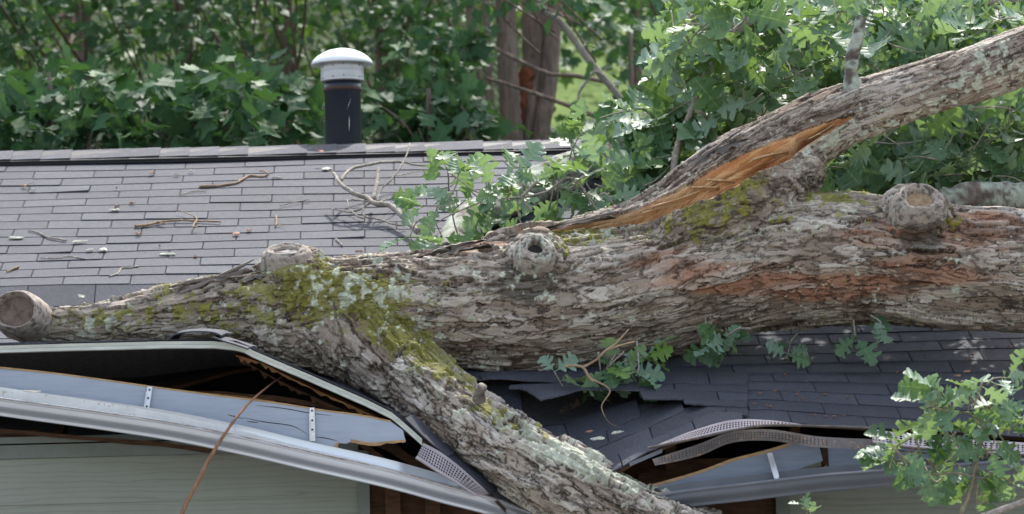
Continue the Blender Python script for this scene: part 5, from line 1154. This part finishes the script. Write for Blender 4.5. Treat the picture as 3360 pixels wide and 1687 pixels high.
# brown buds sprinkled over the right slope
bm_ = MB(); bsrc = None
spots = [(1385,64),(1215,145),(1240,178),(1578,180),(1745,125),(1830,120),(1530,210),(250,335),(400,388),(545,405),(180,478),(75,505),(480,500),(535,480),(695,490),(370,525),(335,495),(600,634),(540,640),(462,638),(668,622),(120,600),(35,590),(150,605),(345,470),(425,532),(1045,300),(1560,262),(260,350)]
for k, (x, y) in enumerate(spots):
    d = ray(*z4(x, y)); t = ((O0 - CP) @ NV)/(d @ NV); p = CP + d*t; a = (p-O0)@EV; r = -((p-O0)@UP)/RH; p = p + UZ*(float(dz(np.array(a), np.array(r)))+0.009)
    if bsrc is None:
        m = MB()
        for q in range(3): m.tube(np.array([[0,0,0],[0.008*math.cos(q*2.1),0.006*math.sin(q*2.1),0.005],[0.013*math.cos(q*2.1),0.010*math.sin(q*2.1),0.001]]), [0.005,0.006,0.002], 6)
        bsrc = m.build('bud', M['bud']); tag(bsrc, 'small brown bud crumb dropped on the shaded right slope', 'bud', 'brown buds on the right slope'); o = bsrc
    else: o = bsrc.copy(); COL.objects.link(o)
    o.location = p; o.rotation_euler = (0.2, 0, random.uniform(0, 6)); s_ = random.uniform(0.35, 0.7); o.scale = (s_, s_, s_)

# dangling twig in front of the trunk, over the torn flap
m = MB()
for pts, ra, rb in (([(1210,-10),(1120,90),(1050,137),(985,200),(890,256)], .003, .0055), ([(1255,75),(1150,102),(1050,137)], .0035, .004), ([(760,252),(820,243),(890,256),(930,320),(965,358)], .005, .0065), ([(945,338),(990,356),(1080,420),(1022,525),(1045,605)], .0045, .0025), ([(1045,605),(1080,650),(1150,682)], .0009, .0009)):
    P = spline([px(*z3(*p), 12.66) for p in pts], 20); m.tube(P, np.linspace(ra, rb, 20), 7, jit=0.06)
mono(m, 'bare_twig', M['twigbrown'], 'crooked bare tan twig dangling below the trunk over the torn flap', 'twig', None, True)
# split stem leaning on the left gutter
m = MB(); P = spline([px(570,1760,12.02), px(*z1(1285,1293),12.02), px(*z1(1440,980),12.06), px(*z1(1560,770),12.1), px(*z1(1680,600),12.17), px(*z1(1800,470),12.28), px(*z1(1935,360),12.5), px(960,1215,12.7)], 40); m.tube(P, np.linspace(0.010, 0.0022, 40), 8, jit=0.10)
mono(m, 'split_stem', M['strip'], 'long reddish brown splintered stem leaning across the left gutter', 'stem', None, True)
chip(0,0,104,20,-0.1,'chip','curled dead leaf lying in the left gutter','leaf', px(*z1(225,433),12.24), None, 'dead_leaf')

# ------------------------------------------------------------------ woods behind
def gz(Y): return float(max(0, ground_z(Y)))
def tree(name, cat, label, X, Y, h, tr, clumps, nleaf, size, tpls, mat, up_=(0,-0.35,0.9), lean=0.0, group='trees behind the house', boughs=True, tn=0.55, tmat='fartrunk'):
    root = empty(name, (X, Y, gz(Y)-0.1), label=label, cat=cat, group=group); lv = Leaves(); br = MB(); base_ = np.array([X, Y, gz(Y)-0.1])
    top = base_ + np.array([lean, 0, h]); ax = spline([base_, base_+(top-base_)*0.35+[0.1,0,0], base_+(top-base_)*0.7, top], 30)
    br.tube(ax, np.linspace(tr, tr*0.3, 30), 14, jit=0.04)
    for (cx, cy, cz, rx, rz) in clumps:
        c = np.array([cx, cy, cz]); j = min(29, max(4, int((cz-base_[2])/h*29)-4)); P = spline([ax[j], (ax[j]+c)/2+0.1*rng.standard_normal(3), c], 12); P = P if boughs else P[7:]; br.tube(P, np.linspace(max(0.008, tr*0.14), 0.006, len(P)), 6)
        k = int(nleaf*rx*rx)
        for q in range(k):
            v = rng.standard_normal(3); v /= np.linalg.norm(v); v *= random.random()**0.4; p = c + v*[rx, rx, rz]
            d = nrm(np.array([v[0], v[1]*0.6-0.3, v[2]*0.3-0.25]) + 0.5*rng.standard_normal(3)); nn = nrm(np.array(up_) + tn*rng.standard_normal(3))
            lv.add(random.choice(tpls), p, d, nn, size*random.uniform(0.6, 1.25), random.uniform(0, 0.6))
    adopt(br.build('trunk', M[tmat], smooth=True), root); l_o = lv.build('crown', M[mat], None); adopt(l_o, root); return root
def clump_set(x0, x1, y0, y1, D0, D1, n, r0, r1, flat=0.6):
    out = []
    for k in range(n):
        p = Q(random.uniform(x0, x1), random.uniform(y0, y1), random.uniform(D0, D1)); r = random.uniform(r0, r1); out.append((*p, r, r*flat))
    return out
# large-leaved saplings just over the ridge
tree('tulip_sapling', 'tree', 'broad leaved sapling just over the ridge at the far left', Q(110,300,19.5)[0], 19.8, 5.0, 0.05, clump_set(-80,260,190,400,19.0,20.4,16,0.22,0.38), 330, 0.185, TULS, 'tulip', group='saplings over the ridge')
tree('tulip_sapling', 'tree', 'broad leaved sapling over the ridge between the left edge and the flue', Q(480,300,19.5)[0], 20.0, 4.9, 0.05, clump_set(280,720,215,400,19.2,20.8,16,0.22,0.36), 330, 0.185, TULS, 'tulip', group='saplings over the ridge')
tree('tulip_sapling', 'tree', 'maple like sapling right of the flue below the dark gap', Q(1080,300,21)[0], 21.0, 4.8, 0.05, clump_set(900,1180,200,400,20.3,22,16,0.22,0.34), 300, 0.165, TULS, 'tulip', group='saplings over the ridge')
# mid-distance crowns
specs = [(-100,250,-60,190,23,26,12,'tall dark leaved tree in the top left corner'), (180,520,-90,170,24,27,14,'dark leaved tree above the left saplings'), (480,800,-90,150,23,26,12,'loose crowned tree left of the flue cap'), (760,1050,-80,200,24,27,14,'dense tree directly behind the flue'),
         (960,1120,-80,210,25,28,10,'dense dark tree right of the flue'), (1580,1820,-80,150,25,28,12,'dark overhanging tree right of the three trunks')]
for (x0, x1, y0, y1, D0, D1, n, lb) in specs:
    xc = Q((x0+x1)/2, 200, D0)[0]; cl_ = clump_set(x0, x1, y0, y1, D0, D1, n, 0.30, 0.55) + clump_set(x0-200, x1+200, -900, -200, D0-3.0, D1+4, 13, 0.8, 1.2)  # second set: clumps above the view, added to shade the leaves below
    tree('shade_tree', 'tree', lb, xc, (D0+D1)/2+1.0, 9.0, 0.10, cl_, 150, 0.12, TULS if random.random() < 0.7 else ELLS+TULS, 'tulip', boughs=(x0 < 900))
tree('slender_tree', 'tree', 'airy tree with narrow pale leaves in front of the three trunks', Q(1340,200,21.2)[0]+1.0, 21.6, 8.0, 0.04, clump_set(1120,1440,-70,20,20.8,22,9,0.16,0.24), 330, 0.125, ELLS, 'tulip', up_=(0,-0.6,0.5), boughs=False)
tree('slender_tree', 'tree', 'low dark tree under the fallen diagonal branch', Q(1600,300,22)[0], 22.5, 5.0, 0.05, clump_set(1500,1720,260,400,21.5,23.5,9,0.20,0.32), 260, 0.15, TULS, 'tulip', boughs=False)
tree('shade_tree', 'tree', 'dark tree behind the fallen crown at the right', Q(2000,200,20)[0], 20.5, 8.0, 0.05, clump_set(1640,2700,-60,420,18.5,21,34,0.35,0.55), 150, 0.14, TULS, 'tulip', boughs=False)
tree('slender_tree', 'tree', 'dark leafy boughs left of the three trunks', Q(1180,150,22)[0], 23.0, 8.0, 0.07, clump_set(1020,1165,60,260,21.6,23,11,0.20,0.30), 260, 0.15, TULS, 'tulip')
tree('shade_tree', 'tree', 'dark leafy tree at the far left edge of the wood', Q(-420,200,25)[0], 25.5, 9.0, 0.10, clump_set(-760,-160,-80,390,22,27,22,0.4,0.65), 120, 0.14, TULS, 'tulip', boughs=False)
# further back: sunlit crowns showing between
for k, (xa, xb, lb) in enumerate([(-150,420,'sunlit yellow green tree far back at the left'), (420,900,'sunlit tree far back behind the flue'), (900,1340,'sunlit tree far back left of the three trunks'), (1560,2100,'sunlit tree far back right of the three trunks'), (2100,2750,'sunlit tree far back at the right edge')]):
    tree('forest_tree', 'tree', lb, Q((xa+xb)/2, 200, 38)[0], 39.5, 11.0, 0.14, clump_set(xa-60, xb+60, -140, 190, 36, 42, 20, 0.6, 1.0), 62, 0.19, ELLS+TULS, 'farleaf', group='trees far up the hillside')
tree('forest_tree', 'tree', 'dark leafy tree just uphill of the three trunks', Q(1600,200,28)[0], 30.0, 8.0, 0.06, clump_set(1380,1760,-40,120,27,31,12,0.25,0.45) + clump_set(1520,1760,120,330,27,31,10,0.25,0.42) + clump_set(1380,1520,300,360,26,28,5,0.2,0.3), 230, 0.12, TULS+ELLS, 'tulip', group='trees behind the house', boughs=False)
tree('forest_tree', 'tree', 'thin screen of leaves between the flue and the three trunks', Q(1200,200,28)[0], 30.0, 8.0, 0.06, clump_set(1120,1300,-40,330,27,31,14,0.22,0.36), 200, 0.12, TULS+ELLS, 'tulip', group='trees behind the house', boughs=False)
# three-stemmed tree and the diagonal broken limb
tt_ = empty('triple_trunk_tree', (Q(1320,300,23.5)[0], 23.5, gz(23.5)-0.1), label='grey tree with three fluted stems and a rotten red core', cat='tree', group='trees behind the house')
for pts in ([(1290,460,33,23.3),(1286,330,29,23.3),(1279,200,27,23.3),(1275,90,26,23.3),(1270,-60,25,23.3),(1265,-400,22,23.3)], [(1322,460,20,23.4),(1330,330,17,23.4),(1338,250,16,23.4),(1345,170,30,23.5),(1345,60,32,23.5),(1345,-100,30,23.5),(1345,-400,28,23.5)], [(1352,460,22,23.3),(1362,330,22,23.35),(1378,230,23,23.4),(1388,130,21,23.4),(1395,20,18,23.4),(1405,-120,16,23.4),(1410,-400,14,23.4)]):
    pts = [(pts[0][0], 760, pts[0][2]*1.15, pts[0][3])] + pts; m = rough_limb(pts, 120, 26, 0.06, int(pts[1][0])); adopt(m.build('stem', M['fartrunk'], smooth=True), tt_)
m = rough_limb([(1312,330,12,23.42),(1316,260,22,23.42),(1322,215,26,23.42),(1330,170,18,23.42)], 40, 20, 0.2, 77); adopt(m.build('rotten_core', M['redrot'], smooth=True), tt_)
hb = empty('hanging_branch', Q(1560,260,21.2), label='broken diagonal branch with a pale curved side shoot behind the ridge', cat='branch')
for nm, pts in (('stem', [(1370,30,6,21.2),(1405,50,8,21.2),(1440,95,9,21.2),(1470,135,9.5,21.2),(1500,175,9.5,21.2),(1530,210,9,21.2),(1560,246,8,21.2),(1580,275,5,21.2)]), ('side_shoot', [(1520,192,4.5,21.1),(1495,181,4.2,21.1),(1475,205,4,21.1),(1455,240,3.5,21.1),(1462,275,2.5,21.1)])):
    adopt(rough_limb(pts, 60, 12, 0.07, 91).build(nm, M['twig'], smooth=True), hb)
m = MB()
for pts in ([(1240,118,6),(1300,150,7),(1380,185,7),(1440,190,8),(1520,205,7)], [(1220,195,5),(1300,220,6),(1400,255,7),(1490,290,8),(1560,320,8),(1660,330,7)]):
    P = spline([Q(x, y, 22.0) for x, y, r in pts], 30); m.tube(P, [r*K*22/F*0.8 for r in np.interp(np.linspace(0,1,30), np.linspace(0,1,len(pts)), [p[2] for p in pts])], 8, jit=0.08)
mono(m, 'dead_boughs', M['fartrunk'], 'two dark horizontal boughs crossing in front of the three stems', 'branch', None, True)
# far wood up the hill, one mass
lv = Leaves()
for k in range(5200):
    Y = random.uniform(56, 74); X = random.uniform(-0.24, 0.24)*Y; z = gz(Y) + random.uniform(-0.5, 6.5)
    lv.add(random.choice(ELLS), np.array([X, Y, z]), nrm(rng.standard_normal(3)), nrm(np.array([0,-0.3,0.8])+0.6*rng.standard_normal(3)), random.uniform(0.45, 0.95), 0.3)
o = lv.build('far_woods', M['farleaf'], None); tag(o, kind='stuff', label='sunlit wood far up the hillside', cat='woods')
